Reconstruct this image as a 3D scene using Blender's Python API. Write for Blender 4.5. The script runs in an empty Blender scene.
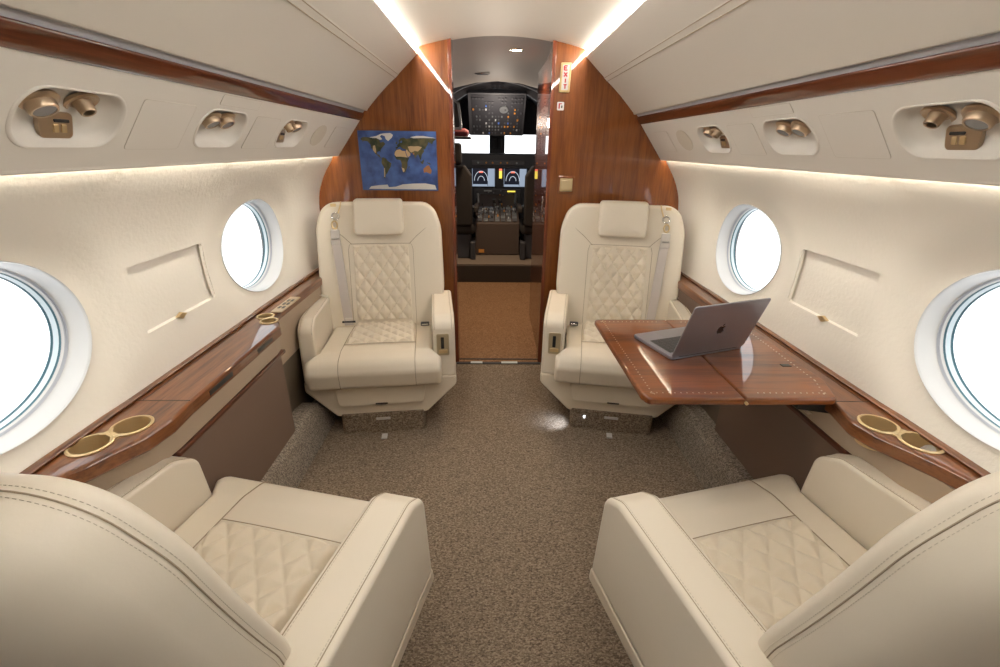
import bpy, bmesh, math, random
from mathutils import Vector, Matrix
random.seed(7)
PI = math.pi
sc = bpy.context.scene
C = sc.collection

# ------------------------------------------------------------ camera
F_PX = 450.0
cam = bpy.data.cameras.new('camera'); cam.lens = F_PX * 36.0 / 1000.0; cam.sensor_width = 36.0; cam.clip_start = 0.02
camo = bpy.data.objects.new('camera', cam); C.objects.link(camo); sc.camera = camo
_p, _y, _r = 0.392, 0.022, 0.013
_fw = Vector((math.sin(_y) * math.cos(_p), math.cos(_y) * math.cos(_p), -math.sin(_p)))
_rt = Vector((math.cos(_y), -math.sin(_y), 0)); _up = _rt.cross(_fw)
_rt2 = _rt * math.cos(_r) + _up * math.sin(_r); _up2 = -_rt * math.sin(_r) + _up * math.cos(_r)
M4 = Matrix((_rt2, _up2, -_fw)).transposed().to_4x4(); M4.translation = Vector((-0.053, 0, 1.372))
camo.matrix_world = M4

# ------------------------------------------------------------ world, light, exposure
sc.view_settings.view_transform = 'Standard'
try: sc.view_settings.look = 'None'
except Exception: pass
sc.view_settings.gamma = 1.0
sc.view_settings.use_curve_mapping = False
sc.view_settings.exposure = 0.60
w = bpy.data.worlds.new('sky'); sc.world = w; w.use_nodes = True
bg = w.node_tree.nodes['Background']; bg.inputs[0].default_value = (0.95, 0.98, 1.0, 1); bg.inputs[1].default_value = 1.6
LED_CEIL = 54.0      # ceiling light strips
LED_COVE = 26.0       # strips behind the service rail
sc.cycles.max_bounces = 8; sc.cycles.diffuse_bounces = 5; sc.cycles.glossy_bounces = 4
sc.cycles.transparent_max_bounces = 12; sc.cycles.caustics_reflective = False; sc.cycles.caustics_refractive = False
sc.cycles.sample_clamp_indirect = 4.0

# ------------------------------------------------------------ materials
def nmat(name):
    m = bpy.data.materials.new(name); m.use_nodes = True
    return m, m.node_tree.nodes, m.node_tree.links, m.node_tree.nodes['Principled BSDF']
def mat(name, col, rough=0.5, metal=0.0, coat=0.0, bump=None, spec=None, var=0.0):
    m, N, L, b = nmat(name)
    b.inputs['Base Color'].default_value = (*col, 1); b.inputs['Roughness'].default_value = rough
    b.inputs['Metallic'].default_value = metal; b.inputs['Coat Weight'].default_value = coat
    b.inputs['Coat Roughness'].default_value = 0.04
    if spec is not None: b.inputs['Specular IOR Level'].default_value = spec
    tc = N.new('ShaderNodeTexCoord')
    if bump:
        n = N.new('ShaderNodeTexNoise'); n.inputs['Scale'].default_value = bump[0]; n.inputs['Detail'].default_value = 3
        L.new(tc.outputs['Object'], n.inputs['Vector'])
        bp = N.new('ShaderNodeBump'); bp.inputs['Strength'].default_value = bump[1]; bp.inputs['Distance'].default_value = bump[2]
        L.new(n.outputs['Fac'], bp.inputs['Height']); L.new(bp.outputs['Normal'], b.inputs['Normal'])
    if var:
        n2 = N.new('ShaderNodeTexNoise'); n2.inputs['Scale'].default_value = 3.0
        L.new(tc.outputs['Object'], n2.inputs['Vector'])
        r = N.new('ShaderNodeValToRGB'); r.color_ramp.elements[0].color = (*[c * (1 - var) for c in col], 1)
        r.color_ramp.elements[1].color = (*[min(1, c * (1 + var)) for c in col], 1)
        r.color_ramp.elements[0].position = .3; r.color_ramp.elements[1].position = .7
        L.new(n2.outputs['Fac'], r.inputs['Fac']); L.new(r.outputs['Color'], b.inputs['Base Color'])
    return m
def emit(name, col, s):
    m, N, L, b = nmat(name); b.inputs['Base Color'].default_value = (0, 0, 0, 1)
    b.inputs['Emission Color'].default_value = (*col, 1); b.inputs['Emission Strength'].default_value = s
    return m
def wood(name, dark, light, axis='Z', scale=26, coat=1.0):
    m, N, L, b = nmat(name)
    tc = N.new('ShaderNodeTexCoord'); mp = N.new('ShaderNodeMapping')
    st = {'X': (.06, 1, 1), 'Y': (1, .06, 1), 'Z': (1, 1, .06)}[axis]
    mp.inputs['Scale'].default_value = st
    L.new(tc.outputs['Object'], mp.inputs['Vector'])
    n = N.new('ShaderNodeTexNoise'); n.inputs['Scale'].default_value = scale; n.inputs['Detail'].default_value = 6; n.inputs['Roughness'].default_value = .65
    L.new(mp.outputs['Vector'], n.inputs['Vector'])
    n2 = N.new('ShaderNodeTexNoise'); n2.inputs['Scale'].default_value = scale * 6; n2.inputs['Detail'].default_value = 3
    L.new(mp.outputs['Vector'], n2.inputs['Vector'])
    n3 = N.new('ShaderNodeTexNoise'); n3.inputs['Scale'].default_value = 2.2; L.new(tc.outputs['Object'], n3.inputs['Vector'])
    mx = N.new('ShaderNodeMath'); mx.operation = 'MULTIPLY_ADD'; mx.inputs[1].default_value = .45; L.new(n2.outputs['Fac'], mx.inputs[0]); L.new(n.outputs['Fac'], mx.inputs[2])
    mx2 = N.new('ShaderNodeMath'); mx2.operation = 'MULTIPLY_ADD'; mx2.inputs[1].default_value = .35; L.new(n3.outputs['Fac'], mx2.inputs[0]); L.new(mx.outputs[0], mx2.inputs[2])
    r = N.new('ShaderNodeValToRGB'); r.color_ramp.elements[0].position = .68; r.color_ramp.elements[1].position = 1.1
    r.color_ramp.elements[0].color = (*dark, 1); r.color_ramp.elements[1].color = (*light, 1)
    r.color_ramp.elements[1].position = 1.0
    L.new(mx2.outputs[0], r.inputs['Fac']); L.new(r.outputs['Color'], b.inputs['Base Color'])
    b.inputs['Specular IOR Level'].default_value = .15; b.inputs['Roughness'].default_value = .35; b.inputs['Coat Weight'].default_value = coat; b.inputs['Coat Roughness'].default_value = .008; b.inputs['Coat IOR'].default_value = 1.5
    return m
def carpet(name, c1, c2, c3, scale=185):
    m, N, L, b = nmat(name); b.inputs['Roughness'].default_value = 1.0; b.inputs['Specular IOR Level'].default_value = .1
    tc = N.new('ShaderNodeTexCoord')
    mp = N.new('ShaderNodeMapping'); mp.inputs['Scale'].default_value = (1, 1.7, 1.3); L.new(tc.outputs['Object'], mp.inputs['Vector'])
    v = N.new('ShaderNodeTexVoronoi'); v.inputs['Scale'].default_value = scale; L.new(mp.outputs['Vector'], v.inputs['Vector'])
    n = N.new('ShaderNodeTexNoise'); n.inputs['Scale'].default_value = scale * .55; n.inputs['Detail'].default_value = 4; n.inputs['Roughness'].default_value = .7
    L.new(mp.outputs['Vector'], n.inputs['Vector'])
    sep = N.new('ShaderNodeSeparateColor'); L.new(v.outputs['Color'], sep.inputs[0])
    add = N.new('ShaderNodeMath'); add.operation = 'MULTIPLY_ADD'; add.inputs[1].default_value = .45
    L.new(sep.outputs[0], add.inputs[0]); L.new(n.outputs['Fac'], add.inputs[2])
    r = N.new('ShaderNodeValToRGB'); e = r.color_ramp.elements
    e[0].position = .45; e[0].color = (*c1, 1); e[1].position = .95; e[1].color = (*c3, 1); k = e.new(.7); k.color = (*c2, 1)
    L.new(add.outputs[0], r.inputs['Fac']); L.new(r.outputs['Color'], b.inputs['Base Color'])
    bp = N.new('ShaderNodeBump'); bp.inputs['Strength'].default_value = .7; bp.inputs['Distance'].default_value = .004
    L.new(add.outputs[0], bp.inputs['Height']); L.new(bp.outputs['Normal'], b.inputs['Normal'])
    return m
LEA = mat('cream_leather', (.74, .665, .55), .42, bump=(260, .12, .0006))
LEA2 = mat('cream_leather_quilted', (.74, .66, .53), .42, bump=(260, .12, .0006))
SEAM = mat('leather_seam', (.36, .29, .2), .7)
SEAMQ = mat('quilt_thread', (.50, .42, .30), .7)
STITCH = mat('stitch_thread', (.56, .49, .39), .7)
SHELL = mat('seat_shell_leather', (.68, .60, .48), .42, bump=(200, .1, .0005))
VINYL = mat('bin_vinyl', (.62, .575, .51), .48, bump=(120, .08, .0005))
PSU = mat('rail_vinyl', (.69, .65, .59), .5, bump=(150, .1, .0005))
WALLM = mat('wall_fabric', (.77, .725, .645), .62, bump=(75, .55, .0026))
CEILM = mat('ceiling_vinyl', (.78, .72, .62), .5)
WHITE = mat('window_reveal_white', (.56, .56, .555), .25)
GASK2 = mat('window_gasket_grey', (.30, .31, .34), .5)
GASK = mat('window_gasket', (.045, .13, .17), .35)
GREYM = mat('grey_rubber_strip', (.42, .42, .45), .6)
WOOD_B = wood('bulkhead_sapele', (.11, .030, .007), (.225, .070, .016), 'Z', 26)
WOOD_L = wood('ledge_walnut', (.065, .020, .008), (.20, .072, .025), 'Y', 30)
WOOD_D = wood('valance_mahogany', (.040, .010, .004), (.115, .030, .011), 'Y', 30)
WOOD_C = wood('closet_mahogany', (.09, .018, .008), (.20, .05, .02), 'Z', 16)
WOOD_T = wood('table_walnut', (.085, .021, .005), (.225, .068, .016), 'X', 26)
BROWN = mat('brown_suede', (.165, .108, .078), .8, bump=(300, .3, .0008))
TAUPE = mat('taupe_leather', (.40, .31, .225), .5, bump=(240, .1, .0005))
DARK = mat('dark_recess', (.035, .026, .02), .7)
GOLD = mat('brushed_gold', (.68, .52, .29), .40, .75)
BRONZE = mat('satin_bronze', (.52, .40, .28), .30, .85)
CHROME = mat('chrome', (.75, .75, .75), .15, 1.0)
LENS = mat('lamp_lens', (.22, .22, .23), .25)
BLACK = mat('black_plastic', (.012, .012, .013), .4)
STRAP = mat('belt_webbing', (.50, .45, .42), .7, bump=(500, .3, .0006))
ALU = mat('space_grey_aluminium', (.33, .33, .385), .34, .75)
KEYS = mat('laptop_keys', (.02, .02, .022), .5)
KEYB = mat('laptop_keybed', (.10, .10, .105), .5)
CARP = carpet('cabin_carpet', (.105, .078, .055), (.215, .165, .12), (.35, .28, .21))
CARP3 = carpet('duct_carpet', (.13, .105, .085), (.28, .235, .19), (.46, .40, .33))
CARP2 = carpet('vestibule_carpet', (.15, .075, .036), (.27, .15, .08), (.38, .23, .13), 190)
COCK = mat('cockpit_dark', (.042, .043, .052), .55)
COCKG = mat('cockpit_grey', (.085, .088, .10), .5)
COCKB = mat('cockpit_brown', (.075, .052, .042), .7)
COCKM = mat('cockpit_metal', (.28, .30, .32), .4, .6)
COCKC = mat('cockpit_ceiling_grey', (.30, .275, .25), .6)
PSEAT = mat('pilot_seat_black', (.022, .018, .016), .75)
RED = mat('dark_red_cloth', (.10, .008, .015), .7)
LEDM = emit('warm_light_strip', (1, .96, .90), LED_CEIL)
COVEM = emit('warm_cove_strip', (1, .94, .82), LED_COVE)
# glass: clear pane with fresnel gloss
GLASS, N_, L_, b_ = nmat('window_glass')
N_.remove(b_)
tr = N_.new('ShaderNodeBsdfTransparent'); gl = N_.new('ShaderNodeBsdfGlossy'); gl.inputs['Roughness'].default_value = .03
fr = N_.new('ShaderNodeMath'); fr.operation = 'MULTIPLY'; fr.inputs[1].default_value = .35; lw_ = N_.new('ShaderNodeLayerWeight'); lw_.inputs['Blend'].default_value = .15; L_.new(lw_.outputs['Facing'], fr.inputs[0]); ms = N_.new('ShaderNodeMixShader')
L_.new(fr.outputs[0], ms.inputs[0]); L_.new(tr.outputs[0], ms.inputs[1]); L_.new(gl.outputs[0], ms.inputs[2]); L_.new(ms.outputs[0], N_['Material Output'].inputs['Surface'])

# ------------------------------------------------------------ object helpers
def finish(name, bm, m, parent=None, smooth=35, doubles=0):
    if doubles: bmesh.ops.remove_doubles(bm, verts=bm.verts, dist=doubles)
    bmesh.ops.recalc_face_normals(bm, faces=bm.faces)
    me = bpy.data.meshes.new(name); bm.to_mesh(me); bm.free()
    for mm in (m if isinstance(m, (list, tuple)) else [m]): me.materials.append(mm)
    if smooth:
        for p in me.polygons: p.use_smooth = True
        me.set_sharp_from_angle(angle=math.radians(smooth))
    o = bpy.data.objects.new(name, me); C.objects.link(o)
    if parent: o.parent = parent
    if smooth and smooth < 80:
        wn_ = o.modifiers.new('weighted', 'WEIGHTED_NORMAL'); wn_.keep_sharp = True; wn_.weight = 70
    return o
def tag(o, label, cat, group=None):
    o['label'] = label; o['category'] = cat
    if group: o['group'] = group
    return o
def thing(name, label, cat, loc=(0, 0, 0), rz=0, group=None):
    o = bpy.data.objects.new(name, None); C.objects.link(o); o.location = loc; o.rotation_euler = (0, 0, rz); o.empty_display_size = .05
    return tag(o, label, cat, group)
def struct(o): o['kind'] = 'structure'; return o
def dup(root, loc, rz, label, group=None):
    r = root.copy(); C.objects.link(r); r.location = loc; r.rotation_euler = (0, 0, rz); r['label'] = label
    if group: r['group'] = group
    for ch in list(root.children):
        c = ch.copy(); C.objects.link(c); c.parent = r
        for g in list(ch.children):
            d = g.copy(); C.objects.link(d); d.parent = c
    return r
def area(poly): return sum(poly[i][0] * poly[(i + 1) % len(poly)][1] - poly[(i + 1) % len(poly)][0] * poly[i][1] for i in range(len(poly))) / 2
def rpoly(pts, r, seg=6):
    """rounded polygon; r scalar or list"""
    out = []; n = len(pts)
    for i in range(n):
        p = Vector(pts[i]); a = Vector(pts[i - 1]); b = Vector(pts[(i + 1) % n]); rr = r[i] if isinstance(r, (list, tuple)) else r
        if rr <= 0: out.append(tuple(p)); continue
        u = (a - p); v = (b - p); lu, lv = u.length, v.length; u.normalize(); v.normalize()
        ang = math.acos(max(-1, min(1, u.dot(v)))); t = min(rr / math.tan(ang / 2), lu * .49, lv * .49); rr = t * math.tan(ang / 2)
        c = p + (u + v).normalized() * (rr / math.sin(ang / 2)); s = p + u * t; e = p + v * t
        a0 = math.atan2(s.y - c.y, s.x - c.x); a1 = math.atan2(e.y - c.y, e.x - c.x); d = (a1 - a0 + PI) % (2 * PI) - PI
        for k in range(seg + 1): th = a0 + d * k / seg; out.append((c.x + rr * math.cos(th), c.y + rr * math.sin(th)))
    return out
def dense(poly, step):
    out = []
    for i in range(len(poly)):
        a = Vector(poly[i]); b = Vector(poly[(i + 1) % len(poly)]); k = max(1, int((b - a).length / step))
        for j in range(k): out.append(tuple(a.lerp(b, j / k)))
    return out
def clean(poly):
    o = []
    for p in poly:
        if not o or (Vector(p) - Vector(o[-1])).length > 1e-5: o.append(p)
    if (Vector(o[0]) - Vector(o[-1])).length < 1e-5: o.pop()
    return o
def inset(poly, d):
    if area(poly) < 0: d = -d
    out = []; n = len(poly)
    for i in range(n):
        p = Vector(poly[i]); e1 = (p - Vector(poly[i - 1])).normalized(); e2 = (Vector(poly[(i + 1) % n]) - p).normalized()
        n1 = Vector((-e1.y, e1.x)); n2 = Vector((-e2.y, e2.x)); m = n1 + n2
        if m.length < 1e-6: m = n1
        m.normalize(); k = max(.5, m.dot(n1)); out.append(tuple(p + m * (d / k)))
    return out
def slab(poly, a, b, ra, rb, fn, seg=4, cap='n', crown=0.0, step=None, rings=5, bm=None):
    """outline (u,v) extruded along w from a to b with rounded edges; fn(u,v,w)->point. cap 'n' = ngon, 's' = scaled rings (allows crown)"""
    poly = clean(poly)
    if step: poly = dense(poly, step)
    bm = bm or bmesh.new(); sg = 1 if b > a else -1; L = []
    cx = sum(p[0] for p in poly) / len(poly); cy = sum(p[1] for p in poly) / len(poly)
    def capr(base, w0, dirn):
        R = []
        for k in range(rings):
            s = 1 - (k + 1) / (rings + .6); R.append([(cx + (x - cx) * s, cy + (y - cy) * s, w0 + dirn * crown * (1 - s * s)) for x, y in base])
        return R
    pa = inset(poly, ra) if ra else poly; pb = inset(poly, rb) if rb else poly
    if cap == 's': L += list(reversed(capr(pa, a, -sg)))
    if ra:
        for k in range(seg + 1): t = k / seg * PI / 2; L.append([(x, y, a + sg * ra * (1 - math.cos(t))) for x, y in inset(poly, ra * (1 - math.sin(t)))])
    else: L.append([(x, y, a) for x, y in poly])
    if rb:
        for k in range(seg + 1): t = k / seg * PI / 2; L.append([(x, y, b - sg * rb * (1 - math.sin(t))) for x, y in inset(poly, rb * (1 - math.cos(t)))])
    else: L.append([(x, y, b) for x, y in poly])
    if cap == 's': L += capr(pb, b, sg)
    V = [[bm.verts.new(fn(*q)) for q in ring] for ring in L]; n = len(poly)
    for r in range(len(V) - 1):
        for i in range(n):
            try: bm.faces.new((V[r][i], V[r][(i + 1) % n], V[r + 1][(i + 1) % n], V[r + 1][i]))
            except ValueError: pass
    bm.faces.new(V[0]); bm.faces.new(list(reversed(V[-1])))
    return bm
def box(x0, x1, y0, y1, z0, z1, r=0.0, bm=None, fn=None, seg=3):
    rr = r
    poly = rpoly([(x0, y0), (x1, y0), (x1, y1), (x0, y1)], rr, seg) if r else [(x0, y0), (x1, y0), (x1, y1), (x0, y1)]
    return slab(poly, z0, z1, r, r, fn or (lambda u, v, w: (u, v, w)), seg=seg, bm=bm)
def tube(pts, r, bm=None, seg=6, closed=False, sq=None):
    bm = bm or bmesh.new(); P = [Vector(p) for p in pts]; n = len(P); R = []
    up = Vector((0, 0, 1)); prev = None
    for i in range(n):
        if closed: t = P[(i + 1) % n] - P[i - 1]
        else: t = P[min(i + 1, n - 1)] - P[max(i - 1, 0)]
        t.normalize()
        if prev is None:
            s = t.cross(up)
            if s.length < 1e-3: s = t.cross(Vector((1, 0, 0)))
        else: s = prev - t * prev.dot(t)
        s.normalize(); prev = s; q = t.cross(s)
        R.append([bm.verts.new(P[i] + (s * math.cos(2 * PI * k / seg) + q * math.sin(2 * PI * k / seg)) * r) for k in range(seg)])
    for i in range(n if closed else n - 1):
        A, B = R[i], R[(i + 1) % n]
        for k in range(seg): bm.faces.new((A[k], A[(k + 1) % seg], B[(k + 1) % seg], B[k]))
    if not closed: bm.faces.new(R[0]); bm.faces.new(list(reversed(R[-1])))
    return bm
def lathe(prof, origin, axis, bm=None, seg=28, ex=1.0):
    """prof = [(r, h)]; revolve about axis at origin"""
    bm = bm or bmesh.new(); o = Vector(origin); a = Vector(axis).normalized(); s = a.orthogonal().normalized(); t = a.cross(s); R = []
    for r, h in prof:
        if r < 1e-6: R.append([bm.verts.new(o + a * h)])
        else: R.append([bm.verts.new(o + a * h + (s * math.cos(2 * PI * k / seg) + t * math.sin(2 * PI * k / seg)) * r) for k in range(seg)])
    for A, B in zip(R, R[1:]):
        for k in range(seg):
            k2 = (k + 1) % seg
            if len(A) == 1 and len(B) == 1: break
            if len(A) == 1: bm.faces.new((A[0], B[k2], B[k]))
            elif len(B) == 1: bm.faces.new((A[k], A[k2], B[0]))
            else: bm.faces.new((A[k], A[k2], B[k2], B[k]))
    return bm
def extrude_profile(prof, y0, y1, closed=True, ny=1, bm=None):
    """(x,z) profile swept along y"""
    bm = bm or bmesh.new(); R = []
    for k in range(ny + 1):
        y = y0 + (y1 - y0) * k / ny; R.append([bm.verts.new((x, y, z)) for x, z in prof])
    n = len(prof)
    for A, B in zip(R, R[1:]):
        for i in range(n if closed else n - 1): bm.faces.new((A[i], A[(i + 1) % n], B[(i + 1) % n], B[i]))
    if closed: bm.faces.new(R[0]); bm.faces.new(list(reversed(R[-1])))
    return bm
def cr(pts, n):
    """catmull-rom through pts"""
    out = []; P = [Vector(p) for p in pts]; P = [P[0] * 2 - P[1]] + P + [P[-1] * 2 - P[-2]]
    for i in range(1, len(P) - 2):
        for k in range(n):
            t = k / n; a, b, c, d = P[i - 1:i + 3]
            out.append(.5 * ((2 * b) + (c - a) * t + (2 * a - 5 * b + 4 * c - d) * t * t + (3 * b - a - 3 * c + d) * t ** 3))
    out.append(P[-2]); return out

YB, YE = -1.975, 2.80        # cabin rear, forward bulkhead
SIDES = (('left', -1), ('right', 1))

# ============================================================ SETTING
# floor
bm = bmesh.new(); box(-1.06, 1.06, YB, 2.80, -.05, 0, bm=bm)
struct(finish('floor', bm, CARP, smooth=0))
bm = bmesh.new(); box(-.62, .62, 2.80, 4.80, -.05, 0.004, bm=bm)
struct(finish('floor', bm, CARP2, smooth=0))
# threshold
tr_ = thing('threshold_track', 'black metal threshold track across the doorway floor', 'threshold')
finish('track_rail', box(-.285, .285, 2.765, 2.795, 0, .006, .002), BLACK, tr_)
bm = bmesh.new(); bm.free()
for a_, b_2 in ((-.19, -.11), (.02, .13)): finish('latch_plate', box(a_, b_2, 2.768, 2.792, .004, .010), mat('latch_steel', (.62, .68, .68), .35, .3), tr_)
finish('carpet_edge', tube([(-.27, 2.835, .006), (.28, 2.835, .006)], .005), BLACK, tr_)

# --- side walls with windows
WP = cr([(1.045, .60), (1.06, .70), (1.078, .85), (1.085, .95), (1.082, 1.05), (1.066, 1.13), (1.026, 1.22), (.972, 1.30), (.952, 1.362)], 6)
def wx(z):
    for a, b in zip(WP, WP[1:]):
        if a.y <= z <= b.y: return a.x + (b.x - a.x) * (z - a.y) / (b.y - a.y)
    return WP[0].x if z < .6 else WP[-1].x
WIN_Y = [.85, 2.02, -.32, -1.49]; WZ = .955; WA, WB = .264, .197
def dimple(y, z):
    d = 0
    for yc in WIN_Y:
        e = math.hypot((y - yc) / WA, (z - WZ) / WB)
        if e < 1.55: t = max(0, min(1, (1.55 - e) / .5)); d = .020 * t * t * (3 - 2 * t)
    return d
def ellipse_pt(th): 
    c, s = math.cos(th), math.sin(th); r = 1 / math.hypot(c / WA, s / WB); return r * c, r * s
def rrect_pt(hw, hh, rad):
    pl = dense(rpoly([(-hw, -hh), (hw, -hh), (hw, hh), (-hw, hh)], rad, 8), .01)
    def f(th):
        c, s = math.cos(th), math.sin(th); best = None
        for i in range(len(pl)):
            a = Vector(pl[i]); b = Vector(pl[(i + 1) % len(pl)]); d = b - a; den = c * d.y - s * d.x
            if abs(den) < 1e-12: continue
            t = (a.x * d.y - a.y * d.x) / den; u = (a.x * s - a.y * c) / den
            if t > 0 and -1e-6 <= u <= 1 + 1e-6 and (best is None or t > best): best = t
        return best * c, best * s
    return f
def cell(bm, S, y0, y1, z0, z1, yc, zc, hole, rings=8, n=80):
    """rectangle (y,z) with a hole; S(y,z)->point. returns hole loop as (y,z)"""
    H = []; B = []
    for i in range(n):
        th = 2 * PI * i / n; h = hole(th); c, s = math.cos(th), math.sin(th)
        tx = ((y1 - yc) if c > 0 else (y0 - yc)) / c if abs(c) > 1e-9 else 1e9
        tz = ((z1 - zc) if s > 0 else (z0 - zc)) / s if abs(s) > 1e-9 else 1e9
        t = min(tx, tz); H.append((yc + h[0], zc + h[1])); B.append([yc + t * c, zc + t * s])
    for cy_, cz_ in ((y0, z0), (y1, z0), (y1, z1), (y0, z1)):
        k = min(range(n), key=lambda i: (B[i][0] - cy_) ** 2 + (B[i][1] - cz_) ** 2); B[k] = [cy_, cz_]
    V = []
    for r in range(rings + 1):
        t = r / rings; V.append([bm.verts.new(S(h[0] + (b[0] - h[0]) * t, h[1] + (b[1] - h[1]) * t)) for h, b in zip(H, B)])
    for r in range(rings):
        for i in range(n): bm.faces.new((V[r][i], V[r][(i + 1) % n], V[r + 1][(i + 1) % n], V[r + 1][i]))
    return H
def grid(bm, S, y0, y1, z0, z1, ny, nz):
    V = [[bm.verts.new(S(y0 + (y1 - y0) * i / ny, z0 + (z1 - z0) * j / nz)) for j in range(nz + 1)] for i in range(ny + 1)]
    for i in range(ny):
        for j in range(nz): bm.faces.new((V[i][j], V[i + 1][j], V[i + 1][j + 1], V[i][j + 1]))
wn = 0
for side, sg in SIDES:
    S = lambda y, z, sg=sg: Vector((sg * (wx(z) + dimple(y, z)), y, z))
    bm = bmesh.new(); Z0, Z1 = .62, 1.36
    grid(bm, S, 2.405, 2.80, Z0, Z1, 4, 24)
    for yb_ in (2.405, 1.635, 1.235, .465, .065, -.705, -1.105, -1.875):
        grid(bm, lambda y, z: S(y, z) + Vector((sg * .0025, 0, 0)), yb_ - .03, yb_ + .03, Z0 - .02, Z1 + .004, 2, 40)
    grid(bm, S, YB, -1.875, Z0, Z1, 1, 24)
    panel_out = rrect_pt(.186, .100, .006)
    for yc in WIN_Y:
        cell(bm, S, yc - .385, yc + .385, Z0, Z1, yc, WZ, ellipse_pt, 12, 96)
    for yc in (1.435, .265, -.905):
        H = cell(bm, S, yc - .20, yc + .20, Z0, Z1, yc, .945, panel_out, 5, 96)
        # recessed shade-control panel: rim and floor, deeper at the top than at the foot
        lo = [bm.verts.new(S(y, z)) for y, z in H]
        hi = [bm.verts.new(S(yc + (y - yc) * .985, .945 + (z - .945) * .975) + Vector((sg * .012, 0, 0))) for y, z in H]
        n = len(H)
        for i in range(n): bm.faces.new((lo[i], lo[(i + 1) % n], hi[(i + 1) % n], hi[i]))
        bm.faces.new(hi)
    # lower wall behind the ledge and top of the cove
    extrude_profile([(sg * 1.037, 0), (sg * 1.037, .62), (sg * wx(.62), .62)], YB, 2.8, closed=False, bm=bm)
    extrude_profile([(sg * .952, 1.36), (sg * .90, 1.365)], YB, 2.8, closed=False, bm=bm)
    struct(finish('wall_' + side, bm, WALLM, smooth=40, doubles=.0005))
    for yc in WIN_Y:
        wn += 1
        we = bpy.data.objects.new('window_%d' % wn, None); C.objects.link(we); we.empty_display_size = .1; struct(we)
        base = Vector((sg * (wx(WZ) + .02), yc, WZ)); we.location = base
        def ring(levels, name, m, par):
            bm = bmesh.new(); n = 96; R = []
            for k, d in levels:
                row = []
                for i in range(n):
                    dy, dz = ellipse_pt(2 * PI * i / n); z = WZ + dz * k; wxx = wx(WZ + dz) + .02
                    f = max(0, min(1, (k - .86) / .14)); X = wx(WZ) * (1 - f) + wx(WZ + dz) * f + .02 + d
                    row.append(bm.verts.new((sg * X - base.x, dy * k, dz * k)))
                R.append(row)
            for A, B in zip(R, R[1:]):
                for i in range(n): bm.faces.new((A[i], A[(i + 1) % n], B[(i + 1) % n], B[i]))
            return finish(name, bm, m, par, smooth=50)
        ring([(1.008, -.0015), (1.0, -.005), (.992, .0)], 'window_trim', WHITE, we)
        ring([(.997, -.003), (.993, .010), (.985, .026), (.973, .038), (.962, .044), (.955, .045)], 'window_frame', WHITE, we)
        ring([(.956, .044), (.954, .048), (.947, .049), (.946, .052)], 'gasket', GASK2, we)
        ring([(.947, .051), (.943, .056), (.938, .058)], 'inner_frame', WHITE, we)
        ring([(.939, .0575), (.937, .0605), (.933, .0605), (.932, .063)], 'gasket', GASK, we)
        ring([(.933, .062), (.926, .068), (.922, .074)], 'inner_frame', mat('window_outer_reveal', (.62, .72, .78), .3) if wn == 1 else bpy.data.materials['window_outer_reveal'], we)
        ring([(.923, .0735), (.921, .077), (.917, .077), (.915, .080)], 'gasket', GASK, we)
        ring([(.917, .079), (1.0, .10), (1.10, .10), (1.14, .06), (1.14, .012)], 'surround', DARK, we)
        ol = [ellipse_pt(2 * PI * i / 64) for i in range(64)]
        finish('pane', slab([(y * .925, z * .925) for y, z in ol], .076, .080, 0, 0, lambda u, v, w_, sg=sg: (sg * w_, u, v)), GLASS, we)
        l = bpy.data.lights.new('sky_portal', 'AREA'); l.shape = 'ELLIPSE'; l.size = WA * 2; l.size_y = WB * 2; l.cycles.is_portal = True
        lo_ = bpy.data.objects.new('sky_portal', l); C.objects.link(lo_); lo_.location = (sg * 1.22, yc, WZ)
        lo_.rotation_euler = Vector((-sg, 0, 0)).to_track_quat('-Z', 'Y').to_euler()
# rear wall of the cabin
struct(finish('wall_rear', box(-1.15, 1.15, YB - .04, YB, 0, 1.98), VINYL, smooth=0))

# --- ceiling
bm = bmesh.new(); prof = [(x, 1.925 - .064 * (x / .452) ** 2) for x in [-.452 + .904 * i / 20 for i in range(21)]]
prof += [(.452, 1.90), (0, 1.96), (-.452, 1.90)]
struct(finish('ceiling', extrude_profile(prof, YB, 2.84), CEILM, smooth=30))
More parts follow.
